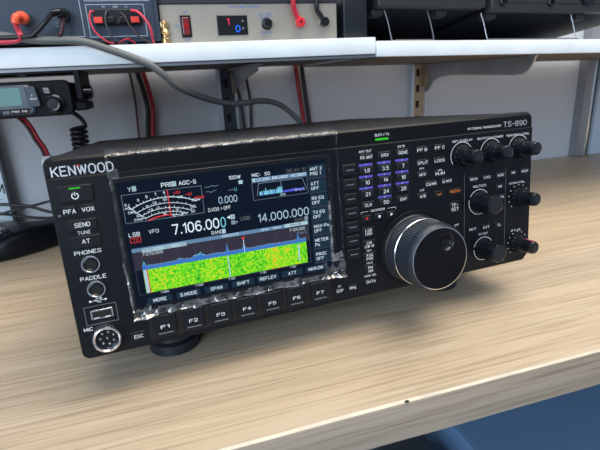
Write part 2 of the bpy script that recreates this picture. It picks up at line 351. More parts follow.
# usb symbol
fp.line([(12, 41.6), (21.5, 41.6)], 0.35, WHITE, 0.06); fp.line([(14.5, 41.6), (16.5, 43.0), (18.6, 43.0)], 0.4, WHITE, 0.06); fp.line([(15.5, 41.6), (17.5, 40.2), (19, 40.2)], 0.4, WHITE, 0.06)
fp.arc(12.2, 41.6, 0.4, 0, 360, 0.8, WHITE, 0.06, 12); fp.add([(21.2, 42.5, .06), (21.2, 40.7, .06), (23, 41.6, .06)], [(0, 1, 2)], WHITE); fp.rect(18.4, 42.5, 19.6, 43.6, WHITE, .06)
fp.frame(7.2, 24.8, 27.6, 38.2, 0.35, LINE, 0.05)
fp.arc(4.5, 102, 0.5, 0, 360, 0.6, LINE, 0.06, 10)
pt('ANT OUT', 224.9, 120.9, 1.7, bold=True); pt('XVTR', 257.6, 121.5, 1.7, bold=True)
for (x, y) in ((224.6, 110.3), (241.2, 110.4), (257.7, 110.5), (224.4, 100.9), (241.1, 101.0), (257.6, 101.1), (224.2, 91.7), (241.0, 91.8), (257.6, 91.8), (240.8, 82.7)):
    fp.rect(x - 6.1, y - 0.95, x + 6.1, y + 0.95, PURPLE, 0.05)
for n, (x, y) in enumerate(((224.6, 110.3), (241.2, 110.4), (257.7, 110.5), (224.4, 100.9), (241.1, 101.0), (257.6, 101.1), (224.2, 91.7), (241.0, 91.8), (257.6, 91.8), (240.8, 82.7))):
    fp.text(str((n + 1) % 10), x, y, 1.4, WHITE, 0.08)
pt('M>V', 276.8, 101.5, 1.5, bold=True); pt('A=B', 276.6, 83.3, 1.5, bold=True)
pt('RECORDER', 234, 72.6, 1.6, bold=True); fp.line([(218.5, 71), (218.5, 72.6), (225, 72.6)], 0.25, WHITE, .06); fp.line([(243, 72.6), (250.5, 72.6), (250.5, 71)], 0.25, WHITE, .06)
pt('REV', 224.2, 39.6, 1.5, bold=True); pt('PM-R', 224.2, 28.9, 1.5, bold=True); pt('MODE SEL', 224.2, 17.9, 1.5, bold=True)
pt('AF', 195.4, 14.2, 1.5, bold=True); 
pt('KEY-O-DELAY', 318, 120.5, 1.7, bold=True, width=21); pt('MIC/PITCH-O-POWER', 347.6, 120.4, 1.7, bold=True, width=28); pt('MONI/NB-O-LEVEL', 378.5, 120.3, 1.7, bold=True, width=26)
pt('MULTI/CH', 336.5, 79.2, 1.9, bold=True, width=14); pt('NOTCH-O-BAL', 379, 76.9, 1.6, bold=True, width=18); pt('RIT/XIT', 341.2, 34.6, 1.8, bold=True, width=10); pt('AF-O-SQL', 379, 32.0, 1.7, bold=True, width=12)
pt('OFF', 311.8, 47.4, 1.7, bold=True)
fp.rect(319.8, 9, 320.1, 91, LINE, 0.05); fp.rect(365.4, 3, 365.7, 91, LINE, 0.05)
def ring(cx, cy, r, a0, a1): fp.arc(cx, cy, r, a0, a1, 0.45, WHITE, 0.06, 40)
for cx, cy in ((317.3, 107.9), (348.5, 108.1), (379.6, 108.3)): ring(cx, cy, 11.4, 25, 215)
ring(336.2, 64.9, 11.2, 35, 150); ring(336.2, 64.9, 11.2, 165, 300); ring(341.6, 20.6, 10.8, 35, 165); ring(341.6, 20.6, 10.8, 180, 300)
for cx, cy in ((381, 63.4), (381, 18.9)):
    for k in range(11):
        a = math.radians(-45 + 27 * k); fp.arc(cx + 11.3 * math.cos(a), cy + 11.3 * math.sin(a), 0.25, 0, 360, 0.5, WHITE, 0.06, 8)
# recess around the main dial
fp.lathe(267, 34.3, [(32.8, 0.02), (32.4, 0.8), (31.4, 0.8), (31.0, 0.05)], BLACK, 72, cap1=False)
fp.lathe(267, 34.3, [(31.1, 0.06), (27, 0.06)], GROOVE, 72, cap1=True)
# F-key trough along the lower edge
fp.rect(46, 4.6, 188, 24, GROOVE, 0.04)
fp.build('front_panel', R, smooth=30)

def key(name, cx, cy, w, h, lines=(), z=1.2, m=KEY, th=2.3, tm=WHITE, tw=None, r=0.8, **props):
    k = MB(FACE); k.loft([[(p[0], p[1], 0.05) for p in rr(cx, cy, w + 0.9, h + 0.9, r + 0.3, 4)], [(p[0], p[1], 0.06) for p in rr(cx, cy, w, h, r, 4)]], GROOVE, cap0=False, cap1=False)
    k.key(cx, cy, w, h, 0, z, m, r)
    n = len(lines)
    for i, t in enumerate(lines):
        k.text(t, cx, cy + (n - 1) * th * 0.68 - i * th * 1.36, th, tm, z + 0.05, bold=True, width=tw)
    return k, (lambda: k.build(name, R, **props))
def K(*a, **k): return key(*a, **k)[1]()

# power button with its lamp
k, fin = key('power_button', 16.6, 115.3, 20.0, 10.2, z=1.6)
k.arc(15.9, 113.8, 1.9, 120, 420, 0.55, WHITE, 1.66, 24); k.rect(15.65, 113.9, 16.15, 116.3, WHITE, 1.66)
pb = fin()
l = MB(FACE); l.key(16.4, 118.7, 6.8, 0.9, 1.5, 1.8, GREENL, 0.3, 0.1); l.build('indicator_lamp', pb, label='small glowing green lamp')
K('button', 11.0, 104.2, 7.0, 6.4, ['PFA'], th=2.5, z=1.3)
K('button', 21.9, 104.3, 7.4, 6.2, ['VOX'], th=2.5, z=1.3)
K('button', 16.7, 94.7, 17.4, 6.8, ['SEND'], th=2.6, z=1.3, tw=9.5)
K('button', 17.0, 83.6, 18.0, 7.2, ['AT'], th=2.5, z=1.3)
K('button', 38.4, 9.9, 9.4, 7.0, ['ESC'], th=2.3, z=0.9, tw=6)
for n in range(7):
    cx = 56.9 + 20.1 * n
    k, fin = key('function_key', cx, 14.6, 15.4, 15.2, z=2.2, m=KEY, r=0.9)
    k.text('F%d' % (n + 1), cx, 13.4, 2.3, WHITE, 2.26, bold=True, width=6.2)
    k.rect(cx - 5.2, 8.2, cx + 5.2, 9.0, LINE, 2.26); k.rect(cx - 7, 17.0, cx + 7, 17.3, GROOVE, 2.24)
    fin()
K('button', 195.4, 10.4, 6.4, 4.4, ['SCP'], th=2.1, z=0.5); K('button', 207.3, 10.7, 6.8, 4.4, ['MHz'], th=2.1, z=0.5)
for y in (108, 96.6, 85.1, 73.6, 62.2, 50.8, 39.4):
    k, fin = key('menu_key', 209.8, y, 11.4, 8.4, z=1.6); k.rect(206.4, y - 0.5, 213.2, y + 0.2, LINE, 1.66); fin()
for cx, cy, t in ((225.3, 116.2, 'RX ANT'), (241.9, 116.2, 'DRV'), (258.5, 116.6, 'GENE'), (225.2, 105.7, '1.8'), (241.9, 105.8, '3.5'), (258.4, 105.8, '7'),
                  (225.1, 96.2, '10'), (241.8, 96.5, '14'), (258.4, 96.6, '18'), (225.0, 86.8, '21'), (241.7, 87.1, '24'), (258.2, 87.2, '28'),
                  (224.9, 78.0, 'CLR'), (241.5, 78.2, '50'), (257.9, 78.4, 'ENT')):
    K('band_key', cx, cy, 11.4, 5.6, [t], th=2.7 if len(t) < 4 and t not in ('DRV', 'CLR', 'ENT') else 2.2, z=1.0, tw=10.8 if t == 'RX ANT' else None)
for cx, cy, t, w in ((277, 116.8, 'PF B', 10.5), (294.3, 117, 'PF C', 10.5), (277.2, 106.2, 'SPLIT', 11), (294.1, 106.3, 'LOCK', 11), (276.9, 96.4, 'M/V', 10), (294.2, 95.4, 'M.IN', 10),
                     (285.2, 87.5, 'CQ/MR', 11.5), (301.2, 88, 'Q-M.R', 10.5), (276.6, 78.2, 'A/B', 10), (293.2, 77.8, '', 9.5)):
    k, fin = key('button', cx, cy, w, 5.4, [t] if t else [], th=2.2, z=0.9, tw=w * 0.92 if len(t) > 3 else None)
    if t == '': k.line([(cx - 2, cy + 0.6), (cx, cy - 0.9), (cx + 2, cy + 0.6)], 0.6, ORANGE, 0.97)
    if t == 'M.IN': k.line([(cx - 2, cy + 2.2), (cx, cy + 3.4), (cx + 2, cy + 2.2)], 0.5, WHITE, 0.97)
    fin()
K('menu_button', 309.8, 78.2, 12.0, 5.2, ['MENU'], th=2.3, z=0.9, tm=ORANGE, tw=10.5, label='button lettered in orange')
K('button', 309.2, 64.2, 11.0, 10.0, ['TF-', 'SET'], th=2.6, z=1.1)
for cx, cy, t in ((329.3, 86.2, 'NR/M'), (343.9, 86.2, 'CAR'), (359.0, 86.3, 'AGC'), (373.6, 86.8, 'NB'), (386.6, 86.8, 'NCH'), (358.6, 76.0, 'NR'), (359.0, 66.2, 'NCH'), (359.6, 55.8, 'BC'), (328.6, 41.0, 'RIT'), (343.6, 40.6, 'XIT'), (358.4, 40.5, 'CL')):
    K('button', cx, cy, 9.4 if cx < 365 else 8.2, 5.2, [t], th=2.0, z=0.9, tw=7.6 if len(t) > 2 else None)
for cx, cy, a in ((223.3, 67, 'r'), (234.7, 67.1, 's'), (246.0, 67.3, 'p')):
    k, fin = key('recorder_button', cx, cy, 8.0, 5.0, z=0.8)
    if a == 'r': k.arc(cx, cy, 0.55, 0, 360, 1.1, REDP, 0.87, 14)
    if a == 's': k.rect(cx - 1, cy - 1, cx + 1, cy + 1, WHITE, 0.87)
    if a == 'p': k.add([(cx - 1, cy - 1.3, .87), (cx + 1.5, cy, .87), (cx - 1, cy + 1.3, .87)], [(0, 1, 2)], WHITE)
    fin()
for cy, ls in ((55.6, ['LSB', 'USB']), (44.9, ['CW', 'CW-R']), (34.3, ['FSK', 'PSK']), (23.6, ['FM', 'AM']), (12.8, ['DATA'])):
    K('mode_button', 224.2, cy, 11.0, 7.4 if len(ls) > 1 else 4.4, ls, th=2.1, z=0.8)
l = MB(FACE); l.key(240.6, 128.9, 11.6, 1.7, -1.0, -0.4, GREENL, 0.3, 0.15); l.build('indicator_lamp', R, label='glowing green busy lamp')

# jacks and sockets
for cx, cy in ((17.0, 67.6), (17.5, 49.9)):
    k = MB(FACE); k.lathe(cx, cy, [(6.0, 0.02), (6.0, 1.4), (5.7, 2.0), (5.0, 2.0), (4.7, 1.6)], SILVER, 32, cap1=False)
    k.lathe(cx, cy, [(4.75, 1.6), (4.5, 1.2), (4.0, 1.4), (3.6, 1.0)], KEYG, 32, cap1=False)
    k.lathe(cx, cy, [(3.65, 1.0), (3.2, 0.4)], GROOVE, 32); k.build('headphone_jack' if cy > 60 else 'paddle_jack', R)
k = MB(FACE); k.key(17.9, 31.9, 14.2, 6.6, 0, 0.8, SILVER, 0.6, 0.2); k.rect(11.8, 29.5, 24.0, 34.2, GROOVE, 0.86); k.rect(13.0, 30.2, 22.8, 31.4, GROOVE, 0.9); k.rect(12.6, 29.3, 16, 29.8, WHITE, .9); k.rect(19.5, 29.3, 23, 29.8, WHITE, .9)
k.build('usb_port', R)
k = MB(FACE); k.lathe(18.5, 14.6, [(9.4, 0.02), (9.4, 4.6), (9.0, 6.2), (8.2, 6.4), (7.5, 5.8), (7.3, 2.0)], SILVER, 48, cap1=False)
k.rect(17.6, 7.6, 19.4, 8.6, SILVER, 5.0)
k.lathe(18.5, 14.6, [(7.3, 2.4), (7.2, 2.5)], KEYG, 40)
mc = k.build('microphone_socket', R)
k = MB(FACE)
for i in range(7):
    a = 2 * PI * i / 7 + 0.4; k.lathe(18.5 + 4.5 * math.cos(a), 14.6 + 4.5 * math.sin(a), [(0.8, 2.5), (0.8, 3.6), (0.5, 4.0)], SILVER, 10)
k.lathe(18.5, 14.6, [(0.8, 2.5), (0.8, 3.6), (0.5, 4.0)], SILVER, 10)
k.build('contact_pins', mc)

# main tuning dial
CX, CY = 267, 34.3
d = MB(FACE)
d.lathe(CX, CY, [(29.2, 0.1), (29.2, 2.0), (28.6, 2.6), (27.4, 2.8)], DIALB, 96)
def kn(i, j): return -0.85 if (i % 2 == 0 or j % 2 == 0) else 0.0
d.lathe(CX, CY, [(28.2, 2.8 + 0.62 * j) for j in range(18)], RUBBER, 180, mod=kn, cap1=False)
d.lathe(CX, CY, [(28.2, 13.4), (28.4, 13.8)], DIALB, 96, cap1=False)
dial = d.build('tuning_dial', R)
d = MB(FACE); d.lathe(CX, CY, [(28.0, 13.6), (28.5, 14.0), (28.5, 15.0), (28.0, 15.4)], SILVER, 96, cap1=False); d.build('silver_ring', dial, label='thin polished silver ring')
d = MB(FACE); d.lathe(CX, CY, [(28.0, 15.3 + 0.78 * j) for j in range(19)], RUBBER, 160, mod=kn, cap1=False)
d.lathe(CX, CY, [(27.5, 29.0), (27.9, 29.6), (27.6, 31.5), (25.9, 35.2), (25.3, 35.6)], RUBBER, 96, cap1=False); d.build('grip', dial, label='blue-black knurled rubber grip')
d = MB(FACE)
d.lathe(CX, CY, [(25.4, 35.3), (25.4, 36.3), (24.7, 36.5)], SILVER, 96, cap1=False)
# turned face with a finger dimple: polar grid around the dial centre, dimple pushed in
DX, DY, DR = CX + 5.5, CY + 12.9, 7.6
nr, ns = 40, 96; vs = []; fs = []
for j in range(nr + 1):
    r = 24.7 * (1 - j / nr)
    for i in range(ns):
        a = 2 * PI * i / ns; x, y = CX + r * math.cos(a), CY + r * math.sin(a); q = math.hypot(x - DX, y - DY) / DR
        z = 36.5 - (3.4 * (1 - q * q) if q < 1 else 0)
        vs.append((x, y, z))
for j in range(nr):
    for i in range(ns):
        fs.append((j * ns + i, j * ns + (i + 1) % ns, (j + 1) * ns + (i + 1) % ns, (j + 1) * ns + i))
d.add(vs, fs, SPUN)
d.build('dial_face', dial, smooth=60, label='turned black metal face with a finger dimple')
d = MB(FACE); prof = [(7.7, 36.55), (7.0, 36.75), (6.4, 36.2)] + [(6.4 * math.cos(a), 36.2 - 3.0 * math.sin(a)) for a in (0.3, 0.7, 1.1, 1.4, 1.5)]
d.lathe(DX, DY, prof, KEYG, 40); d.build('finger_dimple', dial)

# control knobs
def knurl(amp, n=2): return lambda i, j: (-amp if (i // 1) % n == 0 and j in (1, 2, 3) else 0)
def dual(cx, cy, name, pointer=False, ro=8.9):
    o = MB(FACE); o.lathe(cx, cy, [(ro + .4, 0.1), (ro + .3, 1.6), (ro, 2.4), (ro - .6, 6.8), (ro - 1.2, 7.8), (6.2, 8.0)], KNOBM, 56, mod=knurl(0.45))
    for k_ in range(14):
        a = 2 * PI * k_ / 14; o.add([(cx + (ro - .05) * math.cos(a + t), cy + (ro - .05) * math.sin(a + t), z) for t, z in ((-.035, 2.2), (.035, 2.2), (.035, 3.2), (-.035, 3.2))], [(0, 1, 2, 3)], LINE)
    q = o.build(name, R)
    n = MB(FACE); n.lathe(cx, cy, [(6.5, 8.0), (6.4, 9.2), (6.1, 10.0), (6.1, 17.0), (5.9, 19.0), (5.2, 20.2), (3.4, 20.8)], KNOBM, 48, mod=knurl(0.35), mcap=KNOBT)
    if pointer:
        n.add([(cx - 0.45, cy + 6.2, 9.5), (cx + 0.45, cy + 6.2, 9.5), (cx + 0.45, cy + 6.0, 19.0), (cx - 0.45, cy + 6.0, 19.0), (cx + .4, cy + 1.5, 20.9), (cx - .4, cy + 1.5, 20.9)], [(0, 1, 2, 3), (3, 2, 4, 5)], PINK)
    n.build('inner_knob', q)
dual(317.3, 107.9, 'control_knob'); dual(348.5, 108.1, 'control_knob'); dual(379.6, 108.3, 'control_knob')
dual(381, 63.4, 'control_knob', ro=8.3); dual(381, 18.9, 'control_knob', True, ro=8.3)
def single(cx, cy):
    o = MB(FACE); o.lathe(cx, cy, [(9.6, 0.1), (9.6, 1.5), (9.2, 2.2), (8.6, 12.0), (8.4, 18.4), (7.8, 19.6), (6.9, 20.0)], KNOBM, 56, mod=knurl(0.3), mcap=KNOBT)
    o.build('control_knob', R)
single(336.2, 64.9); single(341.6, 20.6)

# ------------------------------------------------------------------ display
D = MB(FACE)
D.loft([[(p[0], p[1], z) for p in rr(116.5, 74.9, 158 - 2 * i, 94.5 - 2 * i, 2.5 - i, 5)] for i, z in ((0, 0.02), (0, 0.7), (0.5, 1.0))], BEZEL, cap0=False)
z1, z2, z3, z4 = 1.04, 1.08, 1.12, 1.16
D.rect(40.6, 30.4, 190.6, 119, GLASS, 1.02)
D.rect(41.2, 31, 190.2, 118.6, L_NAVY, z1)
def T(t, x, y, h, m=L_WHITE, **k): D.text(t, x, y, h, m, z4, **k)
T('Y', 48.6, 113.6, 2.6); D.rect(50.2, 112, 52.8, 115.4, L_LBOX, z3); D.text('2', 51.5, 113.7, 2.3, L_NAVY, z4)
T('PRE', 72.8, 113.8, 2.7, bold=True); D.rect(76.2, 112.1, 78.8, 115.5, L_LBOX, z3); D.text('1', 77.5, 113.8, 2.3, L_NAVY, z4)
T('AGC-S', 86.4, 113.7, 2.5, bold=True); T('100W', 119.4, 113.2, 2.3, bold=True); T('MIC:', 135.0, 113.0, 2.2, bold=True); T('50', 143.6, 113.0, 2.2, bold=True); T('DELAY: 10', 166, 113.0, 2.3, L_GREY)
# S meter
D.frame(42.8, 91.0, 95.3, 110.4, 0.25, L_DIM, z3)
cxm, cym = 69, 60.0
def marc(r, a0, a1, n, m=L_WHITE, t=0.34, long=1.3):
    D.arc(cxm, cym, r, a0, a1, t, m, z3, 30)
    for i in range(n + 1):
        a = math.radians(a0 + (a1 - a0) * i / n); l_ = long if i % 2 == 0 else long * 0.6
        D.line([(cxm + r * math.cos(a), cym + r * math.sin(a)), (cxm + (r + l_) * math.cos(a), cym + (r + l_) * math.sin(a))], 0.35, m, z3)
marc(45.5, 118.5, 88, 10, t=0.45); marc(45.5, 88, 61.5, 8, t=0.45)
marc(41.5, 117, 62, 14); marc(38.2, 115, 63, 12); marc(35.4, 112, 66, 12); marc(33.2, 110.5, 86, 8, L_RED, 0.8, 0.7); marc(33.2, 84, 71, 4)
for t, a, m in (('1', 117.5, L_WHITE), ('3', 109.5, L_WHITE), ('5', 102.5, L_WHITE), ('7', 95.5, L_WHITE), ('9', 88.8, L_WHITE), ('+20', 79, L_RED), ('+40', 69.5, L_RED), ('+60dB', 60.8, L_RED)):
    a = math.radians(a); D.text(t, cxm + 48.6 * math.cos(a), cym + 48.6 * math.sin(a), 1.6, m, z4, bold=True)
for t, x, y in (('S', 44.6, 103.6), ('PO', 45.4, 101.0), ('SWR', 47.5, 98.2), ('ID', 51.3, 95.4), ('COMP', 51.4, 92.8), ('10', 58.0, 100.8), ('20', 63, 102.6), ('50', 70, 104.0), ('100', 80.2, 104.3), ('200W', 90.5, 101.0), ('1.5', 60, 98.2), ('3', 65, 99.2), ('5', 72, 98.0), ('25A', 88.0, 96.2), ('15', 77, 96.0), ('10', 68.5, 94.2), ('10', 74.5, 91.9), ('15V', 81, 92.6), ('20', 87.5, 93.2)):
    D.text(t, x, y, 1.45, L_WHITE, z4, bold=True)
D.line([(45.8, 102.6), (56.0, 92.4)], 0.35, L_WHITE, z3); D.rect(72.1, 91.4, 72.7, 110, L_RED, z4)
# right of the meter
D.line([(97.5, 108.6), (101, 108.6), (102, 109.5), (104, 108.6), (107.5, 109.1)], 0.3, L_DIM, z3); D.line([(98, 105.4), (100.5, 105.4), (101.6, 104.5), (103, 105.6), (105.5, 105.6)], 0.3, L_DIM, z3)
D.line([(113.6, 104.6), (117.5, 104.6)], 0.3, L_DIM, z3); T('U', 119, 104.8, 2.3, L_CYAN); D.rect(121.8, 108, 124.8, 110.6, L_LBOX, z3)
T('0.000', 112.8, 98.2, 4.5, L_MID, width=13.6, bold=True); T('D.VOX > OFF', 106.0, 92.3, 2.3, bold=True, width=16)
T('LSB', 46.9, 83.0, 2.5, bold=True); D.frame(43.8, 77.2, 50.6, 80.8, 0.35, L_RED, z3); T('TX', 47.2, 79.0, 2.0, L_RED); T('VFO', 59.6, 83.3, 2.4)
T('7.106.00', 88.2, 82.2, 6.6, L_WHITE, width=32.8, bold=True); T('0', 107.4, 82.2, 6.6, L_CYAN, width=3.9, bold=True)
D.add([(110.4, 85.1, z3), (112.8, 86.4, z3), (112.8, 83.8, z3)], [(0, 1, 2)], L_WHITE); D.rect(113.2, 83.5, 116.2, 86.7, L_LBOX, z3); D.text('A', 114.7, 85.1, 2.2, L_NAVY, z4)
D.rect(113.2, 79.4, 116.0, 82.4, L_DIM, z3); D.add([(116.4, 82, z3), (118.4, 80.8, z3), (116.4, 79.6, z3)], [(0, 1, 2)], L_DIM)
T('BAND', 102.3, 75.6, 2.3); D.rect(105.9, 74, 108.4, 77.2, L_LBOX, z3)
T('USB', 123.6, 82.6, 2.5, L_GREY, bold=True); T('14.000.000', 153.4, 80.9, 5.6, L_MID, width=40.5, bold=True); T('BAND', 165.6, 75.2, 2.2, L_GREY); D.rect(169.6, 73.6, 172.4, 77, L_DIM, z3)
# filter scope
D.rect(131.6, 107.8, 174.4, 110.8, L_BAR, z2); D.rect(131.9, 108.0, 134.2, 110.6, L_LBOX, z3)
T('LC:200', 140.2, 109.3, 1.8, bold=True); T('BW:2600', 153, 109.3, 1.8, bold=True); T('HC:2800', 167.5, 109.3, 1.8, bold=True)
D.frame(131.3, 94.6, 174.2, 107.6, 0.2, L_DIM, z3); D.line([(134.5, 97.5), (136.3, 106.6), (170.4, 106.6), (173.4, 97.5)], 0.35, L_DIM, z3); D.line([(153.2, 97.5), (153.2, 106.6)], 0.3, L_DIM, z3)
rnd = random.Random(3)
x = 136.0
while x < 171:
    h = (2.6 if x < 154 else 1.4) * (0.6 + 0.9 * rnd.random()) * (1.3 if abs(x - 152) < 2 or abs(x - 140.5) < .6 else 1)
    D.rect(x, 97.7, x + 0.5, 97.7 + h, L_CYAN if h > 2.3 else L_VIO, z3 if x % 1 < .5 else z4); x += 0.5
T('1500', 154, 96.2, 1.4); T('RF:0.7 k', 167.8, 98.2, 1.5, L_WHITE)
# spectrum header, graph and waterfall
D.rect(43.4, 70.4, 172.4, 73.2, L_BAR, z2); D.rect(49.8, 69.6, 80, 72.2, L_LBOX, z3); D.text('CENTER ----- 10kHz ---- MODE', 65, 70.9, 1.5, L_NAVY, z4)
T('BANDSCOPE', 111.5, 71.9, 1.5, L_WHITE); T('SPAN', 137.5, 71.8, 1.5); T('100kHz', 147, 71.8, 1.5); D.rect(153, 70.6, 171.6, 73.3, L_LBOX, z3); D.text('30ms/dB', 162, 71.9, 1.6, L_NAVY, z4)
D.rect(44, 57.5, 172, 69.6, L_GRAPH, z2)
for i in range(11): D.rect(49 + i * 12.0, 57.5, 49.2 + i * 12.0, 69.6, L_GRID, z2 + .015)
D.frame(43.6, 39.6, 172.2, 70, 0.18, L_GRID, z2 + .015)
T('7.075.000', 56.6, 68.2, 2.0, L_WHITE); T('7.125.000', 163, 68.0, 1.9, L_WHITE); T('/div 5', 167, 64.8, 1.7, L_DIM)
pts = []
n = 240
for i in range(n + 1):
    x = 48.4 + (169.4 - 48.4) * i / n
    h = 1.5 + 0.8 * rnd.random()
    for c, w, a in ((49.8, .7, 3.2), (74, 2.5, 1.2), (87, 3.5, 2.0), (88.5, .4, 2.5), (107.8, .5, 6.8), (120.5, 1.0, 3.0), (162.8, .5, 6.0), (140, 3, .5), (98, 4, .5)): h += a * math.exp(-((x - c) / w) ** 2) * (0.7 + .5 * rnd.random())
    pts.append((x, 57.2 + h + 1.2))
for a, b_ in zip(pts, pts[1:]):
    D.add([(a[0], 57.2, z3), (b_[0], 57.2, z3), (b_[0], b_[1] - 0.7, z3), (a[0], a[1] - 0.7, z3)], [(0, 1, 2, 3)], L_BLUE)
    D.add([(a[0], a[1] - 0.7, z3), (b_[0], b_[1] - 0.7, z3), (b_[0], b_[1], z3), (a[0], a[1], z3)], [(0, 1, 2, 3)], L_CYAN if a[1] > 61.3 else L_BAR)
D.rect(48.4, 40.3, 169.4, 57.3, WFALL, z2 + .02)
D.rect(48.6, 40.3, 50.8, 57.3, L_LBOX, z3); D.rect(50.8, 40.3, 51.5, 57.3, L_RED, z3)
D.rect(107.4, 40.3, 108.2, 57.3, L_LBOX, z3); D.rect(162.2, 43, 163.4, 56, L_LBOX, z3)
D.add([(118.9, 68.9, z4), (122.1, 68.9, z4), (120.5, 66.8, z4)], [(0, 1, 2)], L_RED); D.rect(120.3, 57.3, 120.7, 67, L_WHITE, z4)
for x, t in ((60.5, '7.080'), (84.6, '7.090'), (108.7, '7.100'), (132.7, '7.110'), (156.8, '7.120')): T(t, x, 38.9, 1.5)
for x, t in ((56.4, 'MORE'), (76.4, 'S.MODE'), (96.6, 'SPAN'), (116.6, 'SHIFT'), (136.2, 'REFLEV'), (155.8, 'ATT'), (175.6, 'MKR.ON')):
    D.rect(x - 8.4, 31.6, x + 8.4, 36.4, L_BTN, z2); T(t, x, 34.0, 2.2, bold=True)
for v, a, c in ((110.4, 'ANT 2', 'PRE 1'), (99.2, 'ATT', 'OFF'), (88.0, 'RX EQ', 'OFF'), (77.0, 'TX EQ', 'OFF'), (65.8, 'MAX-Po', 'OFF'), (54.6, 'METER', 'Po'), (43.2, 'PROC', 'OFF')):
    D.rect(175.2, v - 5.0, 189.8, v + 5.0, L_BTN, z2); D.rect(175.2, v - 5.4, 189.8, v - 5.1, L_GRID, z3)
    T(a, 176.8, v + 1.9, 2.2, bold=True, align='l'); T(c, 176.8, v - 1.7, 2.2, bold=True, align='l')
for v in (110, 99, 88, 77, 65.8, 54.6, 43.2): D.arc(192.6, v, .2, 0, 360, .4, LINE, z2, 8)
D.build('display', R, smooth=30, label='lit dark blue colour screen with meter, frequency and waterfall')

# clear protective film still stuck over the screen
F = MB(FACE)
nu, nv = 150, 120
rows = []
path = []     # (v, w) along the height
for j in range(nv + 1):
    t = j / nv * 132.0
    if t < 112: path.append((23.6 + t, 1.7, 0))
    elif t < 116.5:
        a = (t - 112) / 4.5 * PI / 2; path.append((135.6 + 3.9 * math.sin(a), 1.7 - 4.4 * (1 - math.cos(a)), a))
    else: path.append((139.7 + (t - 116.5) * 0.012, -2.7 - (t - 116.5) * 0.9, PI / 2))
def nz(x, y, s, k=0): return noise.noise(Vector((x * s, y * s, k)))
vs = []
for j, (v, w, a) in enumerate(path):
    t = j / nv * 132.0
    for i in range(nu + 1):
        u = 37 + 163.5 * i / nu
        el = max(0, 1 - (u - 37) / 6.5); er = max(0, 1 - (200.5 - u) / 7); eb = max(0, 1 - t / (5.5 + 3 * nz(u, 3, .06))); et = max(0, (t - 114) / 18)
        low_r = max(0, 1 - (200.5 - u) / 26) * max(0, 1 - t / 16)
        low_l = max(0, 1 - (u - 37) / 22) * max(0, 1 - t / 12)
        amp = 0.25 + 1.7 * max(el, er * 0.8) ** 1.3 + 2.6 * eb + 3.2 * max(low_r, low_l) + 1.3 * et
        d = 0.5 + nz(u, t, 0.16, 1) + 0.55 * nz(u, t * 0.7, 0.45, 2)
        ridge = 1 - abs(nz(u * .8, t, 0.22, 5)) * 2.2
        dd = max(-0.5, amp * (0.45 * d + 0.4 * ridge * (eb + low_r + low_l + .4 * et + .3 * el)) - 0.2)
        ue = u + (1.3 * nz(2, t, 0.09, 3)) * el + (1.0 * nz(7, t, 0.09, 4)) * er
        ve = v + (1.6 * nz(u, 9, 0.08, 3)) * eb
        if a > 1.5: vs.append((ue, v + max(dd, 0), w - 2.2 * nz(u, 11, .05, 7) * et))
        elif a > 0: vs.append((ue, v + dd * math.sin(a), w + dd * math.cos(a)))
        else: vs.append((ue, ve, w + max(dd, -0.45)))
fa = []; fb = []; fc = []; fd = []
for j in range(nv):
    t = j / nv * 132.0
    for i in range(nu):
        u = 37 + 163.5 * i / nu
        q = (j * (nu + 1) + i, j * (nu + 1) + i + 1, (j + 1) * (nu + 1) + i + 1, (j + 1) * (nu + 1) + i)
        glare = (189.0 < u < 191.2 + 1.2 * nz(1, t, .1, 4) and 18 < t < 62) or (189 < u < 198.5 and 13 < t < 17.5 + .3 * (u - 189))  # glare streaks painted onto the film as whiter faces
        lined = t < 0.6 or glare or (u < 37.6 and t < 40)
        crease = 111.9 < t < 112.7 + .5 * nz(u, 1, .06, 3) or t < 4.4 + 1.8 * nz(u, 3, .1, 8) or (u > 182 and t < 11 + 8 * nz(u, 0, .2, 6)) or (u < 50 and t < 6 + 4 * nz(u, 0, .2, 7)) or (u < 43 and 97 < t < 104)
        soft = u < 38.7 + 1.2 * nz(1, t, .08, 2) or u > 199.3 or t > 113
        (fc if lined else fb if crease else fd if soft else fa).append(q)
off = len(F.v); F.add(vs, fa, FILM)
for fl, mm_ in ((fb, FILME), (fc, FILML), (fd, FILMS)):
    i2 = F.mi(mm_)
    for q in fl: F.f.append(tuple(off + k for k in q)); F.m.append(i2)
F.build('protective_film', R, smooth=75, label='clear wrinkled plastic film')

# feet
st, ct = math.sin(TILT), math.cos(TILT)
def foot(u, w, r, v_top=1.5):
    f = MB(FACE)
    def base(rad, dz): return [(u + rad * math.cos(2 * PI * i / 36), (-(Z0 + (w + rad * math.sin(2 * PI * i / 36)) * st) + dz) / ct, w + rad * math.sin(2 * PI * i / 36)) for i in range(36)]
    def flat(rad, v): return [(u + rad * math.cos(2 * PI * i / 36), v, w + rad * math.sin(2 * PI * i / 36)) for i in range(36)]
    h = Z0 + w * st
    f.loft([base(r * 0.9, 0.1), base(r, 1.2), base(r, min(9, h * 0.4)), base(r * 0.86, min(11, h * 0.5)), flat(r * 0.8, v_top)], FOOTM)
    f.build('foot', R)
FOOTM = mat('foot_rubber', (0.010, 0.014, 0.024), 0.45)
foot(63, -60, 21); foot(333, -60, 21); foot(58, -310, 14, 2.5); foot(338, -310, 14, 2.5)

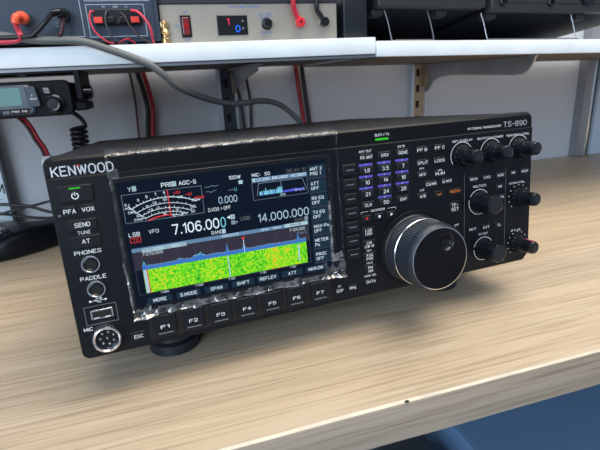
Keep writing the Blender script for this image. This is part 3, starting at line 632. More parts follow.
# ------------------------------------------------------------------ DESK
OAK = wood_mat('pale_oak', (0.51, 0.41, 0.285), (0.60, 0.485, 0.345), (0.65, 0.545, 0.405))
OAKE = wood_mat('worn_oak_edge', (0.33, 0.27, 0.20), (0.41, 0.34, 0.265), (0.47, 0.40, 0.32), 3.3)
OAKW = mat('pale_arris', (0.60, 0.53, 0.42), 0.5, var=0.12, vscale=60)  # lighter tone along the front arris
desk = thing('desk', 'pale oak desk with a thick rounded worn front edge carrying the transceiver', 'desk', (400, 248, 0))
def dpt(x, y, z): return (x - 400, y - 248, z)
b = MB(lambda p: dpt(*p))
X0, X1, YF, YB, TH = -800, 1700, -73.9, 570, 33.9
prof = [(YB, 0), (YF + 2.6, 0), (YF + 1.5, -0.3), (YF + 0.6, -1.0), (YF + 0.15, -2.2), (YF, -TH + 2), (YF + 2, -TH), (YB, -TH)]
nx = 60
def seg(i0, i1, m, caps=False):
    loops = []
    for k in range(nx + 1):
        x = X0 + (X1 - X0) * k / nx
        wob = 1.0 * noise.noise(Vector((x * .012, 0, 0))) + (2.2 * math.exp(-((x - 170) / 60) ** 2))
        loops.append([(x, y - (0 if y > 100 else -wob * 0.5), z - (0 if z < -4 or y > 100 or z == 0 else wob * 0.2)) for y, z in prof[i0:i1 + 1]])
    b.loft(loops, m, False, False, closed=False)
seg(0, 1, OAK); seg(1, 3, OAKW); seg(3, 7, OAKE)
b.box((X0 - 1, YF, -TH), (X0, YB, 0), OAKE); b.box((X1, YF, -TH), (X1 + 1, YB, 0), OAKE)
# a small dark nick on the front arris
nk = MB(lambda p: dpt(*p)); nk.loft([[(209 + 1.7 * math.cos(2 * PI * i / 10), -72.6 + 1.3 * math.sin(2 * PI * i / 10), -0.2) for i in range(10)], [(209 + 0.8 * math.cos(2 * PI * i / 10), -73.4 + .5 * math.sin(2 * PI * i / 10), 0.25) for i in range(10)]], mat('nick', (0.02, 0.015, 0.01), 0.9))
b.build('desktop', desk, smooth=40); nk.build('nick', desk)
LEGM = mat('desk_leg_grey', (0.3, 0.31, 0.33), 0.4, 0.5)
for x in (-740, 1640):
    for y in (-40, 520):
        k = MB(lambda p: dpt(*p)); k.box((x - 25, y, -740), (x + 25, y + 30, -TH), LEGM, 3); k.build('leg', desk)

# ------------------------------------------------------------------ ROOM
WALL = mat('wall_paint', (0.60, 0.625, 0.68), 0.75, bump=0.15, bscale=60, var=0.03, vscale=3)
w = MB(); w.box((-1800, 572, -740), (2600, 640, 1900), WALL); struct(w.build('wall_back', smooth=0))
FLO = mat('floor_slate', (0.05, 0.06, 0.075), 0.5, var=0.3, vscale=9)
w = MB(); w.box((-1800, -1800, -760), (2600, 640, -740), FLO); struct(w.build('floor', smooth=0))

# uprights screwed to the wall
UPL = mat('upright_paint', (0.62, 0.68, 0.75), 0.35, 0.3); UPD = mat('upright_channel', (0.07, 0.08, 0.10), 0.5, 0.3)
UPB = mat('upright_brass', (0.48, 0.36, 0.24), 0.45, 0.5)
def upright(x0, x1, inner, label, extra=None):
    t = thing('shelf_upright', label, 'shelf upright', ((x0 + x1) / 2, 571, 0), group='slotted shelf uprights'); c = (x0 + x1) / 2
    k = MB(lambda p: (p[0] - c, p[1] - 571, p[2])); fw = 6
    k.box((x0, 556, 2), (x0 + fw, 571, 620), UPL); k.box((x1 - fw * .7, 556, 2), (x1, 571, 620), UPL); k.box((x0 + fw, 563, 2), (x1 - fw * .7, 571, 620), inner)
    for i in range(20):
        z = 20 + i * 31; xc = (x0 + x1) / 2
        k.box((xc - 4, 562.4, z), (xc + 3, 563.1, z + 14), GROOVE)
    k.build('rail', t, smooth=0)
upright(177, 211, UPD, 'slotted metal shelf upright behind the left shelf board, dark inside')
upright(571, 607, UPB, 'slotted metal shelf upright with brown inner face under the middle shelf bracket')
# right corner post
t = thing('corner_post', 'grey metal corner post with a dark recess at the far right of the wall', 'post', (1050, 571, 0))
k = MB(lambda p: (p[0] - 1050, p[1] - 571, p[2]))
POST = mat('post_grey', (0.30, 0.31, 0.33), 0.4, 0.4)
k.box((1016, 548, 2), (1037, 571, 700), POST); k.box((1037, 546, 2), (1041, 571, 700), SILVER); k.box((1041, 564, 2), (1066, 571, 700), GROOVE)
k.build('post_profile', t, smooth=0)
PANB = mat('pale_blue_panel', (0.50, 0.60, 0.74), 0.5)
k = MB(); k.box((1066.5, 556, 0.5), (1500, 571, 700), PANB, 1.5); tag(k.build('wall_panel'), 'pale blue panel right of the corner post', 'panel')

# shelf boards
SHW = mat('shelf_white', (0.84, 0.90, 0.94), 0.35, var=0.05, vscale=25)
SHG = mat('shelf_steel_angle', (0.28, 0.29, 0.31), 0.45, 0.6)
UND = mat('brown_underside', (0.16, 0.135, 0.115), 0.7)  # darker brown-grey for the thin sheet under each board
s1 = thing('shelf', 'white shelf board on the left holding both power supplies', 'shelf', (0, 400, 237), group='white shelf boards')
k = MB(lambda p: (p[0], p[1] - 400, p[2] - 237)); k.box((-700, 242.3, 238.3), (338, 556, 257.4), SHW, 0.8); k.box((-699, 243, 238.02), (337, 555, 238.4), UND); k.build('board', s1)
k = MB(lambda p: (p[0], p[1] - 400, p[2] - 237)); k.box((-700, 246, 234.6), (338, 249, 238), SHG); k.box((-700, 249, 236.4), (338, 290, 238), SHG)
k.lathe(283, 258, [(2.2, 234.2), (2.2, 236.4)], GROOVE, 12, cap0=True); k.build('edge_angle', s1)
s2 = thing('shelf', 'white shelf board on the right holding the two black radios', 'shelf', (339, 400, 234), (0, 0.0205, 0), 'white shelf boards')
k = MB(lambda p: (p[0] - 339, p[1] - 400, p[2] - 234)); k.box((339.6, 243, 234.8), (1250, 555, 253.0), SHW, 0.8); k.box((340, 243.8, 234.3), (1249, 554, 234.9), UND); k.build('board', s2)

# brackets
BRM = mat('bracket_steel', (0.42, 0.43, 0.45), 0.38, 0.7, var=0.15, vscale=30)
def bracket(x, prof, label, th=3):
    t = thing('shelf_bracket', label, 'bracket', (x, 560, 200), group='steel shelf brackets'); k = MB(lambda p: (p[0] - x, p[1] - 560, p[2] - 200))
    k.loft([[(x - th / 2, y, z) for y, z in prof], [(x + th / 2, y, z) for y, z in prof]], BRM)
    y0 = min(p[0] for p in prof); zt = max(p[1] for p in prof)
    k.box((x - 9, y0 + 4, zt - 2), (x + 9, 553, zt), BRM)
    k.build('bracket_plate', t, smooth=50)
    k = MB(lambda p: (p[0] - x, p[1] - 560, p[2] - 200)); k.box((x - 3, 548, zt - 42), (x + 3, 562.2, zt - 6), UPB, .6); k.build('hook', t)
pr = [(553, 228.6), (553, 176), (545, 176), (536, 184), (524, 196), (505, 203), (470, 206.5), (400, 205), (300, 202), (285, 203), (274, 208), (266, 217), (261, 228.6)]
bracket(600, pr, 'long steel shelf bracket with curved nose under the right shelf')
bracket(206, [(553, 236), (553, 196), (540, 199), (500, 209), (336, 227), (330, 229), (330, 236)], 'short grey steel bracket under the left shelf board')

# ------------------------------------------------------------------ CABLES
GREYC = mat('cable_grey', (0.135, 0.145, 0.14), 0.45); BLKC = mat('cable_black', (0.012, 0.012, 0.014), 0.4); REDC = mat('cable_red', (0.42, 0.015, 0.03), 0.4)
PNKC = mat('lead_pink_red', (0.75, 0.06, 0.10), 0.4)
def cable(name, pts, r, m, label, group=None, n=10, cat='cable'):
    group = group or {'power_lead': 'power leads hanging behind the transceiver', 'black_lead': 'thin black leads by the left upright', 'loose_cord': 'black cables behind the hand microphone', 'test_lead': 'leads from the spring clips'}.get(name)
    k = MB(); k.tube(spline(pts, n), r, m, 10); return tag(k.build(name, smooth=60), label, cat, group)
cable('grey_cable', [(-140, 238, 271), (-100, 238, 269.5), (-65, 237.5, 268.2), (-31, 237.5, 263.5), (5, 237, 261.6), (32, 236, 252.5), (51, 236, 244.8), (70, 236.8, 235.7), (84, 240, 224.1), (98.7, 252, 210.6), (134.6, 290, 194.8), (169.9, 320, 186.4), (213, 350, 186.7), (244, 370, 178.6), (268, 380, 160), (284, 385, 140), (292, 386, 110), (290, 376, 88)], 3.9, GREYC, 'thick grey cable draped over the left shelf edge down behind the transceiver', n=12)
def pair(pts, r, dx, la, lb, ma=REDC, mb=BLKC):
    cable('power_lead', pts, r, ma, la); cable('power_lead', [(x + dx, y + 0.5, z - 1) for x, y, z in pts], r, mb, lb)
pair([(49, 563, 330), (51, 562, 255), (58, 560, 209), (60.5, 559, 176), (55, 559, 137), (50, 555, 60), (46, 545, 5)], 4.2, -9.0, 'thick red power lead hanging down the wall behind the transceiver left of centre', 'black lead hanging beside the thick red lead left of centre')
cable('power_lead', [(29, 564, 330), (30.5, 564, 255), (33, 563, 194), (30, 562, 134), (26, 558, 60), (22, 550, 4)], 2.0, mat('cable_maroon', (0.10, 0.02, 0.03), 0.4), 'thin dark maroon lead hanging left of the thick red lead')
pair([(327, 563, 330), (327, 562, 252), (331, 561, 194), (337, 560, 134), (340, 555, 60), (342, 545, 6)], 4.0, 12, 'red power lead hanging down the wall behind the grey cable end', 'black power lead hanging beside the right hand red lead')
cable('black_lead', [(205, 551, 226), (211.5, 562, 214), (217.4, 564, 182), (220.2, 563, 131), (221, 558, 60), (220, 550, 4)], 2.2, BLKC, 'thin black lead hanging right of the left upright, nearer to it')
cable('black_lead', [(230, 566, 330), (232, 566, 232), (236, 565, 181), (233.5, 563, 130), (232, 558, 60), (233, 550, 4)], 2.5, BLKC, 'thin black lead hanging right of the left upright, further from it')
# red/black lead below the mobile radio with white connector
pair([(-132, 400, 205), (-126, 440, 192), (-120, 466, 179), (-113.5, 470, 164.6), (-108.5, 470, 148), (-102.5, 470, 134), (-100, 470, 120)], 2.8, -4.4, 'red lead running down from the small mobile radio to the white plug', 'black lead running down from the small mobile radio to the white plug', mb=mat('cable_dark', (0.05, 0.01, 0.012), 0.4))
k = MB(lambda p: (p[0] , p[1], p[2])); WPL = mat('white_plug', (0.75, 0.80, 0.84), 0.4)
k.box((-110, 461, 102), (-93, 479, 119), WPL, 2.5); k.box((-108, 463, 119), (-96, 477, 122), WPL, 1); k.tube(spline([(-102, 470, 103), (-98, 470, 60), (-90, 468, 12), (-82, 466, 3.2), (-60, 464, 3.2)], 6), 2.6, BLKC, 8)
tag(k.build('plug'), 'white plastic plug at the end of the red and black lead', 'plug')

# ------------------------------------------------------------------ BLUE-GREY POWER SUPPLY (left on shelf)
BG = mat('blue_grey_panel', (0.036, 0.052, 0.082), 0.5, bump=0.1, bscale=900, spec=0.3); BGL = mat('panel_line', (0.35, 0.42, 0.50), 0.5)
PY = 250
p = thing('power_supply', 'dark blue-grey power supply with red and black posts at the left of the shelf', 'power supply', (-100, PY, 257.4))
tfp = lambda q: (q[0] + 100, -q[2], q[1] - 257.4)      # (x, z, outwards)
def M2(): return MB(tfp)
k = M2()
k.loft([[(a[0], a[1], z) for a in rr(-60, 313, 292 - 2 * i, 104 - 2 * i, 2.5, 4)] for i, z in ((0, -240), (0, -3), (1, -2))], BG); k.build('case', p)
k = M2(); k.loft([[(a[0], a[1], z) for a in rr(-60, 313, 282 - 2 * i, 98 - 2 * i, 1.5, 4)] for i, z in ((0, -3), (0, -0.6), (0.4, -0.2))], BG)
k.line([(-66, 268.3), (9.5, 267), (9.5, 360)], 0.7, BGL, -0.1); k.line([(-69, 266), (-72, 300), (-74, 330)], 0.7, BGL, -0.1)
k.frame(14.5, 266, 72, 297.5, 0.7, BGL, -0.1); k.frame(14.5, 300.3, 78, 350, 0.7, BGL, -0.1)
k.text('DC', -14.5, 280.5, 1.8, BGL, -0.1); k.text('13.8', -14.5, 277.6, 1.8, BGL, -0.1)
for x, t_ in ((32, 'V+'), (43.5, 'COM'), (54.5, 'V-')): k.text(t_, x, 295, 1.6, WHITE, -0.1, bold=True)
k.build('front_panel', p)
REDB = mat('terminal_red', (0.80, 0.05, 0.03), 0.35); REDO = mat('post_red_orange', (0.85, 0.12, 0.05), 0.35); BRASS = mat('brass', (0.6, 0.42, 0.2), 0.3, 0.9)
def post(par, MBf, cx, cy, m, k_=1.0, nm='binding_post'):
    o = MBf(); o.lathe(cx, cy, [(5.6 * k_, -0.2), (5.6 * k_, 1.2), (4.9 * k_, 1.6), (4.9 * k_, 3.6)], BRASS, 24)
    o.lathe(cx, cy, [(6.2 * k_, 3.4), (6.6 * k_, 5), (6.6 * k_, 10), (5.4 * k_, 11.4), (4.0 * k_, 11.6)], m, 24, mod=lambda i, j: -.35 if i % 2 and j in (1, 2) else 0)
    o.lathe(cx, cy, [(1.9 * k_, 11.62), (1.9 * k_, 11.7)], GROOVE, 16)
    o.build(nm, par)
post(p, M2, -44, 284.5, REDO, 0.95); post(p, M2, -6, 287, KEYG, 0.95)
k = M2(); k.box((20.5, 277.2, -0.2), (68, 292.0, 5.0), KEY, 0.8)
tb = k.build('terminal_block', p)
for x, m in ((25.6, REDB), (37.2, KEYG), (49.4, KEYG), (61.6, REDB)):
    k = M2(); k.box((x - 4.2, 278.6, 4.8), (x + 4.2, 284.4, 8.2), m, 0.6); k.build('spring_clip', tb)
for x0 in (-150, 60):
    k = M2(); k.box((x0, 257.4, -220), (x0 + 18, 261.2, -20), KEY, 1); k.build('foot', p)
# banana plugs and leads
def lead(pts, r, m, label, cat='lead'): return cable('test_lead', pts, r, m, label, n=8, cat=cat)
Y = lambda o: PY - o
k = MB(); k.tube(spline([(-44.5, Y(11), 284), (-46, Y(20), 284), (-48, Y(21), 278)], 5), 3.6, REDO, 12); k.tube(spline([(-48, Y(21), 279), (-47.4, 233, 272), (-46.5, 233, 267.5)], 6), 2.4, PNKC, 10, r1=2.8)
k.tube(spline([(-46.5, 233, 268), (-52, 236, 263.4), (-75, 236, 262.6), (-120, 236, 262)], 8), 2.6, PNKC, 10)
tag(k.build('banana_plug', smooth=60), 'red banana plug with pink lead in the red post of the blue-grey supply', 'plug')
k = MB(); k.tube(spline([(-6, Y(11), 286.6), (-8, Y(20), 287.5), (-14, Y(22), 286.5)], 5), 3.4, KEYG, 12); k.tube(spline([(-13, Y(22), 287), (-22, 233, 279.5), (-33, 233.5, 270), (-42, 233.6, 266.6), (-90, 236, 266.2)], 8), 2.3, BLKC, 10)
k.tube(spline([(-6, Y(12), 285), (-7, 236, 279), (-10, 235, 270), (-12, 236, 267.2), (-14, 240, 262.5)], 8), 1.9, mat('lead_dark_pinkline', (0.07, 0.02, 0.03), 0.4), 10)
tag(k.build('banana_plug', smooth=60), 'black banana plug with two dark leads in the black post', 'plug')
lead([(22.5, Y(6), 290), (19.5, 241, 289), (17.8, 240, 281), (21, 241, 270), (30, 243, 261.4), (37, 246, 259.2)], 0.9, PNKC, 'thin pink-red lead from the leftmost spring clip curving down to the shelf')
lead([(35, Y(6), 290), (33.5, 241, 286), (32.5, 240, 278), (35, 241, 267), (43, 244, 260), (50, 247, 258.9)], 0.9, mat('lead_grey', (0.05, 0.055, 0.07), 0.5), 'thin dark grey lead from the second spring clip')
lead([(47.5, Y(6), 289), (52, 240, 284), (55.5, 240, 275), (62, 241, 266), (70, 243, 260), (76, 246, 258.6)], 0.9, mat('lead_brown', (0.06, 0.04, 0.045), 0.5), 'thin brown-grey lead from the third spring clip')
lead([(59, Y(6), 290.5), (66, 240, 288), (73, 239, 279), (76, 240, 270), (76.4, 243, 262), (77, 247, 258.8)], 1.3, PNKC, 'bright pink-red lead from the rightmost spring clip')
lead([(41, 247, 259), (46, 244, 261.5), (51, 243, 263), (55, 245, 261.4), (58, 247, 258.8)], 0.8, mat('lead_red2', (0.6, 0.02, 0.03), 0.4), 'short red lead curled on the shelf below the spring clips')

# ------------------------------------------------------------------ SILVER POWER SUPPLY
AL = mat('champagne_metal', (0.47, 0.43, 0.365), 0.34, 0.55, var=0.05, vscale=40); BLU = mat('print_blue', (0.04, 0.16, 0.55), 0.5)
SY = 262
p = thing('power_supply', 'champagne metal power supply with red rocker switch and small digital display', 'power supply', (190, SY, 257.4))
tfs = lambda q: (q[0] - 190, -q[2], q[1] - 257.4)
def M3(): return MB(tfs)
k = M3(); k.loft([[(a[0], a[1], z) for a in rr(191.5, 280, 209, 42.4, 1.2, 3)] for i, z in ((0, -200), (0, -1))], mat('dark_case', (0.02, 0.022, 0.03), 0.5)); k.box((86, 298.5, -198), (296, 304, 2), MATS['dark_case'], 0.8); k.build('case', p)
k = M3(); k.loft([[(a[0], a[1], z) for a in rr(191, 278, 207 - 2 * i, 40.8 - 2 * i, 0.8, 3)] for i, z in ((0, -1), (0, 0.6), (0.3, 0.9))], AL)
k.text('VM POWER SUPPLY', 183, 295.3, 2.3, BLU, 0.96, bold=True, width=38); k.text('ON', 114.5, 290.6, 2.0, BLU, .96, bold=True); k.text('OFF', 114.5, 261.6, 2.0, BLU, .96, bold=True); k.text('MAX', 104.3, 276.5, 2.0, BLU, .96, bold=True, width=6.5)
k.text('VOLTAGE', 205.5, 287.2, 2.6, BLU, .96, bold=True, width=16); k.text('ADJUST', 205.5, 283.6, 2.6, BLU, .96, bold=True, width=12); k.text('VOLTS', 206.5, 267.6, 2.4, BLU, .96, bold=True, width=13.5)
k.build('front_panel', p)
k = M3(); k.box((108.3, 264.2, 0.6), (119.8, 287.4, 2.6), KEY, 0.6); sw = k.build('switch', p)
k = M3(); k.box((110.2, 267, 2.4), (117.9, 284.8, 5.2), mat('rocker_red', (0.16, 0.01, 0.012), 0.2, coat=.5), 0.8); k.text('I', 114, 280, 2.4, REDP, 5.3); k.text('O', 114, 271, 2.6, REDP, 5.3); k.rect(111.6, 273.6, 116.6, 278.6, emis('rocker_glow', (.5, .02, .03), .7), 5.26); k.build('rocker', sw)
k = M3(); k.box((148.8, 265.4, 0.6), (184.0, 286.6, 2.2), KEYG, 0.5); k.rect(151.5, 268, 181.5, 284, BEZEL, 2.26)
k.text('1', 161.5, 279.9, 6.4, emis('digit_red', (1, .02, .08), 1.2), 2.34, bold=True); k.text('0', 172.3, 272.2, 6.4, emis('digit_blue', (.02, .16, 1), 1.4), 2.34, bold=True)
for y in (280.4, 272.6): k.arc(178.3, y, .6, 0, 360, 1.2, LINE, 2.34, 12)
k.build('display', p, label='black display with a red and a blue digit')
k = M3(); k.lathe(207, 276.8, [(6.6, .6), (6.6, 1.8), (5.4, 2.2), (5.0, 9.5), (4.2, 10.2)], KNOBM, 32, mod=lambda i, j: -.3 if i % 2 and j in (2, 3) else 0); k.build('knob', p)
post(p, M3, 246.2, 277.2, mat('post_red', (0.75, 0.02, 0.04), 0.3), 0.85); post(p, M3, 276.8, 277.0, KEYG, 0.85)
k = M3(); k.lathe(90.5, 277.2, [(5.2, -1), (5.2, 2), (3.6, 2.4), (3.6, 5), (4.6, 5.2), (4.6, 7), (3.0, 7.4)], BRASS, 20); k.build('coaxial_connector', p)
k = MB(); k.lathe(90.2, 255.8, [(4.6, 258.0), (4.8, 263), (3.4, 264.4), (3.2, 267), (4.4, 268), (5.0, 269.5), (4.0, 272), (2.4, 273.5), (2.4, 278), (3.2, 279), (2.4, 281.5)], BRASS, 20, cap0=True); tag(k.build('brass_adapter'), 'small upright brass adapter standing at the left end of the champagne power supply', 'adapter')
k = MB(); k.tube(spline([(244.5, SY - 6, 280), (241.5, SY - 7, 286), (239, SY - 8, 292), (238, SY - 9, 300), (238, SY - 9, 325)], 6), 3.0, mat('lead_red3', (.55, .02, .05), .4), 12); tag(k.build('banana_plug'), 'red lead rising from the red post of the champagne power supply', 'lead')
k = MB(); k.tube(spline([(275, SY - 6, 280), (271.5, SY - 7, 285), (267.5, SY - 8, 290), (267, SY - 9, 298), (268, SY - 9, 325)], 6), 3.0, BLKC, 12); tag(k.build('banana_plug'), 'black lead rising from the black post of the champagne power supply', 'lead')

# ------------------------------------------------------------------ RIGHT BLACK RADIOS
RB = mat('radio_black', (0.008, 0.009, 0.012), 0.6, spec=0.2); RG = mat('radio_front_grey', (0.03, 0.031, 0.034), 0.42); WIRE = mat('bail_wire', (0.30, 0.31, 0.33), 0.35, 0.9)
def top_z(x): return 253.0 - (x - 339) * 0.0205
def shelf_radio(x0, x1, yf, label, feet, sockets, rise=36, bails=()):
    cx = (x0 + x1) / 2; zs = top_z(cx) + 0.4; p = thing('desktop_radio', label, 'radio', (cx, yf, zs), (0, 0.0205, 0), 'black radios on the right shelf')
    L_ = 270; tl = math.asin((rise - 3) / L_); H = 96; rise_ = rise
    # local: (x, depth, height) with the front raised on its bail
    def tf(q):
        x, d, h = q; return (x - cx, d * math.cos(tl) + h * math.sin(tl), rise_ + 1 - d * math.sin(tl) + h * math.cos(tl))
    def B(): return MB(tf)
    k = B(); k.box((x0 + 1, 12, 0), (x1 - 1, L_, H), RB, 2.5); k.build('case', p)
    k = B(); k.box((x0, 0, -1.5), (x1, 14, H + 2), RG, 2.5)
    k.box((x0 + 6, -0.6, 8), (x1 - 6, 0.1, 9), GROOVE)
    fpn = k.build('front_panel', p)
    for (x, z, r) in sockets:
        k = MB(lambda q: tf((q[0], -q[2], q[1]))); k.lathe(x, z, [(r, -0.2), (r, 2.4), (r * .85, 3.0), (r * .6, 3.0), (r * .55, 1)], KNOBM, 28, mcap=GROOVE); k.build('knob' if r > 8 else 'socket', p)
    for x in feet:
        k = B(); k.loft([[(x - 9, 22, 0), (x + 9, 22, 0), (x + 9, 40, 0), (x - 9, 40, 0)], [(x - 7, 24, -6), (x + 7, 24, -6), (x + 7, 37, -6), (x - 7, 37, -6)]], RG, cap0=False); k.build('foot', p)
        k = B(); k.box((x - 9, L_ - 26, -2.9), (x + 9, L_ - 10, 0), KEY, .6); k.build('foot', p)
    # wire bail: legs drop from the feet to the shelf
    k = B(); xa, xb = bails[0] - 8, bails[1] - 8
    dn = lambda x, d: (x, d, -(rise_ + 1 - 1.6 - d * math.sin(tl)) / math.cos(tl))
    k.tube(spline([(xa, 16, -1), (xa + 3.5, 14, -15), dn(xa + 7.5, 11.5), dn(xa + 12, 9), dn((xa + xb) / 2, 9), dn(xb + 2, 9), dn(xb + 6.5, 11.5), (xb + 3, 14, -15), (xb, 16, -1)], 5), 0.85, WIRE, 8)
    k.build('bail_stand', p)
shelf_radio(346, 503, 254, 'black desktop radio on wire stand standing right of the champagne power supply', (356, 450), [(404, 14, 5.5), (470, 15, 4)], 41, (370, 432))
shelf_radio(508, 790, 250, 'wide black desktop radio on wire stand at the right end of the shelf', (526, 682), [(526, 9, 5.5), (604, 9, 5.5), (668, 19, 13), (730, 20, 15)], 37, (512, 664))
k = MB(); k.box((304, 262, 257.6), (336, 440, 318), mat('navy_box', (0.007, 0.010, 0.016), 0.4), 2)  # box added to keep the gap between the units dark
tag(k.build('gap_filler_box'), 'narrow dark navy box added to darken the gap between champagne supply and black radio', 'box')

# ------------------------------------------------------------------ MOBILE RADIO under the shelf
MKEY = mat('mobile_black', (0.005, 0.006, 0.008), 0.5, spec=0.14)
FY = 245
MR = thing('mobile_radio', 'small black mobile radio with pale teal screen mounted under the left shelf', 'radio', (-110, FY, 190))
tfm = lambda q: (q[0] + 110, -q[2], q[1] - 190)
def M4(): return MB(tfm)
ZC, HH = 207.5, 33
k = M4(); k.loft([[(a[0], a[1], z) for a in rr(-96, ZC, 164 - 2 * i, HH + 3 - 2 * i, 7, 5)] for i, z in ((2, -130), (2, -12), (0, -11), (0, -2), (1.2, 0))], MKEY)
k.build('body', MR)
k = M4()
k.loft([[(a[0], a[1], z) for a in rr(-106, ZC, 112 - 2 * i, 29 - 2 * i, 5, 5)] for i, z in ((0, -0.2), (0, 2.0), (1.5, 3.2))], mat('face_gloss_blue', (0.05, 0.07, 0.10), 0.22))
k.rect(-160, 197.4, -53.6, 199, GROOVE, 3.25)
k.text('F', -47.5, 211.0, 2.6, WHITE, 3.3, bold=True); k.build('faceplate', MR)
k = M4(); k.loft([[(a[0], a[1], z) for a in rr(-110, 210.8, 98 - 2 * i, 17.4 - 2 * i, 1.5, 4)] for i, z in ((0, 3.1), (0.2, 3.9))], emis('teal_lcd', (0.16, 0.34, 0.36), 0.8)); k.build('screen', MR, label='pale teal screen')
k = M4(); k.loft([[(a[0] + (a[1] - 208) * -.12, a[1], z) for a in rr(-49.8, 210.0, 9.8 - 2 * i, 20 - 2 * i, 2.2, 4)] for i, z in ((0, 3), (0, 4.6), (.6, 5))], mat('key_blue_black', (0.03, 0.04, 0.06), .3)); k.text('F', -50, 211.3, 1.8, WHITE, 5.1, bold=True); k.text('MENU', -49.4, 208.0, 1.6, WHITE, 5.1, bold=True); k.build('button', MR)
k = M4(); k.key(-65, 196.3, 18, 4.0, 3, 4.2, MKEY, 1.8); k.text('PWR  PM', -65, 196.3, 2.0, WHITE, 4.3, bold=True, width=14); k.build('button', MR)
k = M4(); k.key(-88, 195.6, 14, 4.0, 3, 4.2, MKEY, 1.8); k.text('LOW', -86, 195.6, 2.0, WHITE, 4.3, bold=True); k.build('button', MR)
k = M4(); k.key(-36.5, 216.0, 12, 8, 0, 1.2, MKEY, 1); k.text('BAL', -36.5, 217.2, 2.0, WHITE, 1.3, bold=True); k.text('SQL', -36.5, 214.2, 2.0, WHITE, 1.3, bold=True); k.build('button', MR)
k = M4(); k.lathe(-31.5, 201.8, [(9.6, 0), (9.4, 2), (8.0, 3.0), (7.4, 11), (6.6, 12), (5.2, 11.6)], KNOBM, 36, mod=lambda i, j: -.3 if i % 2 and j in (2, 3) else 0); k.build('volume_knob', MR)
# bracket
BK = thing('mounting_bracket', 'black U-shaped mounting bracket screwed under the left shelf around the mobile radio', 'bracket', (-96, 290, 236))
k = MB(lambda q: (q[0] + 96, q[1] - 290, q[2] - 236))
k.box((-186, 244, 231.8), (-4, 300, 234.4), MKEY, 0.6); k.box((-188, 248, 196), (-185, 300, 234.4), MKEY, 0.6)
k.loft([[(x, y, z) for y, z in ((243, 234.4), (243, 206), (246, 203.5), (312, 203), (316, 207), (316, 234.4))] for x in (-8, -3)], MKEY)
k.box((-60, 243.6, 229.8), (-52, 247, 232.5), MKEY)
k.build('bracket_strap', BK)
k = MB(lambda q: (q[0] + 96, q[1] - 290, q[2] - 236)); k.loft([[( -2.8, 262 + 9 * math.cos(a), 212 + 7 * math.sin(a)) for a in [2 * PI * i / 20 for i in range(20)]], [( 5, 262 + 8 * math.cos(a), 212 + 6 * math.sin(a)) for a in [2 * PI * i / 20 for i in range(20)]]], KNOBM); k.build('thumb_screw', BK)
# lower side block below the arm
k = M4(); k.box((-14, 193, -60), (-1.5, 202, -6), MKEY, 2); k.build('side_block', MR)

# coiled microphone cord
pts = [(-45, 374, 192), (-41, 386, 187), (-33, 392, 178.5), (-29, 392, 170), (-29, 392, 167)]
cp = []
zt, zb, turns = 166.0, 16.0, 23
for i in range(turns * 12 + 1):
    a = 2 * PI * i / 12; f = i / (turns * 12); cp.append((-38 + 9.0 * math.cos(a) - 5 * f, 392 + 9.0 * math.sin(a), zt + (zb - zt) * f))
k = MB(); k.tube(spline(pts, 5) + cp[1:] + [(-48, 388, 8), (-56, 385, 5), (-64, 388, 8)], 3.0, BLKC, 8)
tag(k.build('coiled_cord', smooth=60), 'black coiled microphone cord hanging from the mobile radio behind the transceiver', 'cord')

# hand microphone lying on the desk
HM = thing('hand_microphone', 'black hand microphone lying on the desk left of the transceiver', 'microphone', (-120, 400, 0), (0, 0, math.radians(35)))
MICM = mat('mic_black', (0.005, 0.007, 0.011), 0.4, spec=0.2)
k = MB(); L = []
for t_, wv, h0, h1 in ((-66, 30, 3, 20), (-62, 42, 0.4, 28), (-40, 54, 0.3, 36), (-10, 54, 0.3, 38), (25, 46, 0.3, 34), (55, 38, 0.3, 27), (68, 32, 0.6, 22), (72, 22, 4, 16)):
    L.append([(t_, a[0], a[1]) for a in rr(0, (h0 + h1) / 2, wv, h1 - h0, min(12, (h1 - h0) / 2 - .5), 6)])
k.loft(L, MICM); k.build('housing', HM, smooth=50)
k = MB(); k.tube(spline([(-34, -22, 30), (-38, -10, 37), (-38, 10, 37), (-34, 22, 30)], 5), 3, KNOBM, 10); k.lathe(-48, 0, [(7, 30), (7, 34.5), (6, 35.5)], KNOBM, 20); k.build('push_button', HM)
cable('loose_cord', [(-300, 450, 30), (-230, 452, 55), (-180, 455, 58), (-140, 450, 52), (-110, 440, 42), (-80, 430, 36), (-60, 432, 20)], 2.4, BLKC, 'black cord looping over the hand microphone, upper loop')  # loose black cords, purpose unknown
cable('loose_cord', [(-260, 470, 14), (-215, 472, 30), (-175, 474, 41), (-135, 474, 47), (-100, 472, 53), (-70, 470, 54), (-52, 470, 46)], 2.0, BLKC, 'black cord crossing behind the hand microphone, middle loop')
cable('loose_cord', [(-300, 486, 50), (-230, 487, 46), (-180, 488, 34), (-150, 488, 25), (-120, 488, 20), (-96, 486, 22), (-60, 484, 22)], 2.4, BLKC, 'black cord lying lowest behind the hand microphone, sagging')

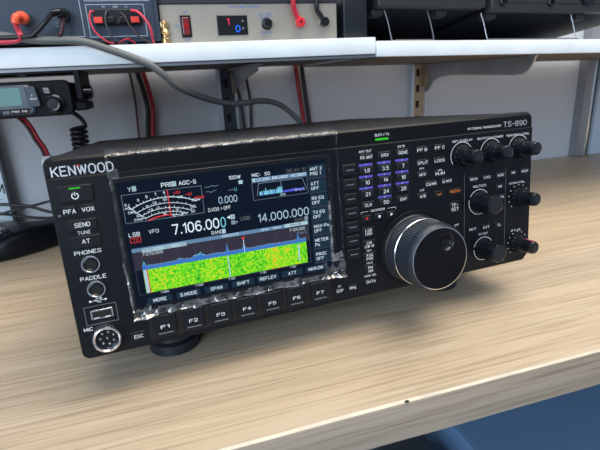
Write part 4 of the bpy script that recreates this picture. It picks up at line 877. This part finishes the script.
# framed chart leaning on the wall at far left
CH = thing('framed_chart', 'dark framed pale blue chart leaning on the wall at the far left', 'picture', (-300, 552, 0))
k = MB(lambda q: (q[0] + 300, q[1] - 552, q[2]))
FRM = mat('frame_dark', (0.05, 0.055, 0.07), 0.4)
def fr(z0, z1, x0, x1): k.box((x0, 545 , z0), (x1, 556, z1), FRM, 1)
fr(0.3, 8, -460, -188); fr(232, 240, -460, -188); fr(8, 232, -460, -452); fr(8, 232, -193, -188)
k.build('frame', CH)
k = MB(lambda q: (q[0] + 300, q[1] - 552, q[2])); k.box((-452, 551, 8), (-193, 555, 232), mat('paper_blue', (0.72, 0.84, 0.95), .5)); 
k2 = MB(lambda q: (q[0] + 300, 550.9 - 552, q[1]))
k2.text('M', -203, 64, 15, KEYG, bold=True, width=15); k2.rect(-452, 84, -200, 85.5, LINE); k2.rect(-452, 46, -200, 47, LINE)
for i in range(4): k2.text('14M 21M 28M', -330, 200 - i * 26, 6, LINE, bold=True)
k.v += k2.v; o_ = len(k.v) - len(k2.v)
for f, m in zip(k2.f, k2.m): k.f.append(tuple(o_ + q for q in f)); k.m.append(k.mi(k2.mats[m]))
k.build('chart', CH, smooth=0)
# clear bag on the desk
k = MB(); vs = []; n1, n2 = 26, 16
for j in range(n2 + 1):
    for i in range(n1 + 1):
        x = -245 + 75 * i / n1; y = 500 + 34 * j / n2; e = math.sin(PI * i / n1) * math.sin(PI * j / n2)
        vs.append((x, y, 0.5 + e * 26 * (0.8 + .5 * noise.noise(Vector((x * .08, y * .08, 2))))))
k.add(vs, [(j * (n1 + 1) + i, j * (n1 + 1) + i + 1, (j + 1) * (n1 + 1) + i + 1, (j + 1) * (n1 + 1) + i) for j in range(n2) for i in range(n1)], FILME)
tag(k.build('plastic_bag', smooth=60), 'crumpled clear plastic bag on the desk in front of the leaning chart', 'bag')

# ------------------------------------------------------------------ UNDER THE DESK
BLUEM = mat('blue_plastic', (0.16, 0.29, 0.48), 0.45, var=0.06, vscale=4)
CB = thing('storage_chest', 'large blue storage chest with flat lid under the desk', 'chest', (1000, 200, -740))
def tfc(q): return (q[0] - 1000, q[1] - 200, q[2] + 740)
k = MB(tfc)
k.loft([[(q[0], q[1], z) for q in rr(1010, 235, 930 + d, 560 + d, 12, 4)] for z, d in ((-740, -30), (-480, 0))], BLUEM); k.build('tub', CB)
k = MB(tfc); k.loft([[(q[0], q[1], z) for q in rr(1010, 235, 950 - 2 * i, 580 - 2 * i, 14, 4)] for i, z in ((0, -482), (0, -456), (4, -450), (12, -449))], BLUEM); k.build('lid', CB)
DKB = mat('dark_case_grey', (0.035, 0.042, 0.055), 0.5)
k = MB(); k.box((395, 90, -739.5), (505, 420, -500), DKB, 4); k.box((401, 88.6, -585), (499, 91, -560), LINE, 1)
tag(k.build('tool_case'), 'dark grey case on the floor beside the blue chest', 'case')

# ------------------------------------------------------------------ CAMERA
Mx = ((0.9562852123667771, -0.2878631255817346, -0.05151129525591989), (0.13587371256662575, 0.2813912346154554, 0.949924895618044), (0.2589535225518086, 0.9153981614641272, -0.3082033081362135))
cam = bpy.data.cameras.new('camera'); co = bpy.data.objects.new('camera', cam); C.objects.link(co)
rt, up, fw = (Vector(v) for v in Mx)
co.matrix_world = Matrix(((rt.x, up.x, -fw.x, 75.787 * MM), (rt.y, up.y, -fw.y, -298.813 * MM), (rt.z, up.z, -fw.z, 212.923 * MM), (0, 0, 0, 1)))
cam.sensor_width = 36; cam.lens = 448.8545 / 600 * 36; cam.clip_start = 0.01
cam.dof.use_dof = True; cam.dof.focus_distance = 0.365; cam.dof.aperture_fstop = 16.0
bpy.context.scene.camera = co

# ------------------------------------------------------------------ LIGHT
wd = bpy.data.worlds.new('World'); bpy.context.scene.world = wd; wd.use_nodes = True
bg = wd.node_tree.nodes['Background']; bg.inputs['Color'].default_value = (0.62, 0.76, 1.0, 1); bg.inputs['Strength'].default_value = 0.38
def area(name, loc, target, sx, sy, power, col):
    l = bpy.data.lights.new(name, 'AREA'); l.shape = 'RECTANGLE'; l.size = sx; l.size_y = sy; l.energy = power; l.color = col
    o = bpy.data.objects.new(name, l); C.objects.link(o); o.location = loc
    o.rotation_euler = (Vector(target) - Vector(loc)).to_track_quat('-Z', 'Y').to_euler(); return o
area('window_light', (-1.3, -1.9, 0.9), (0.2, 0.4, 0.1), 1.6, 1.6, 52, (0.70, 0.85, 1.0))
area('ceiling_light', (0.7, -0.35, 2.0), (0.35, 0.1, 0.0), 2.2, 1.3, 60, (1.0, 0.91, 0.78))
sc = bpy.context.scene
sc.view_settings.view_transform = 'Standard'; sc.view_settings.look = 'None'; sc.view_settings.exposure = 0; sc.view_settings.gamma = 1
sc.view_settings.use_curve_mapping = False
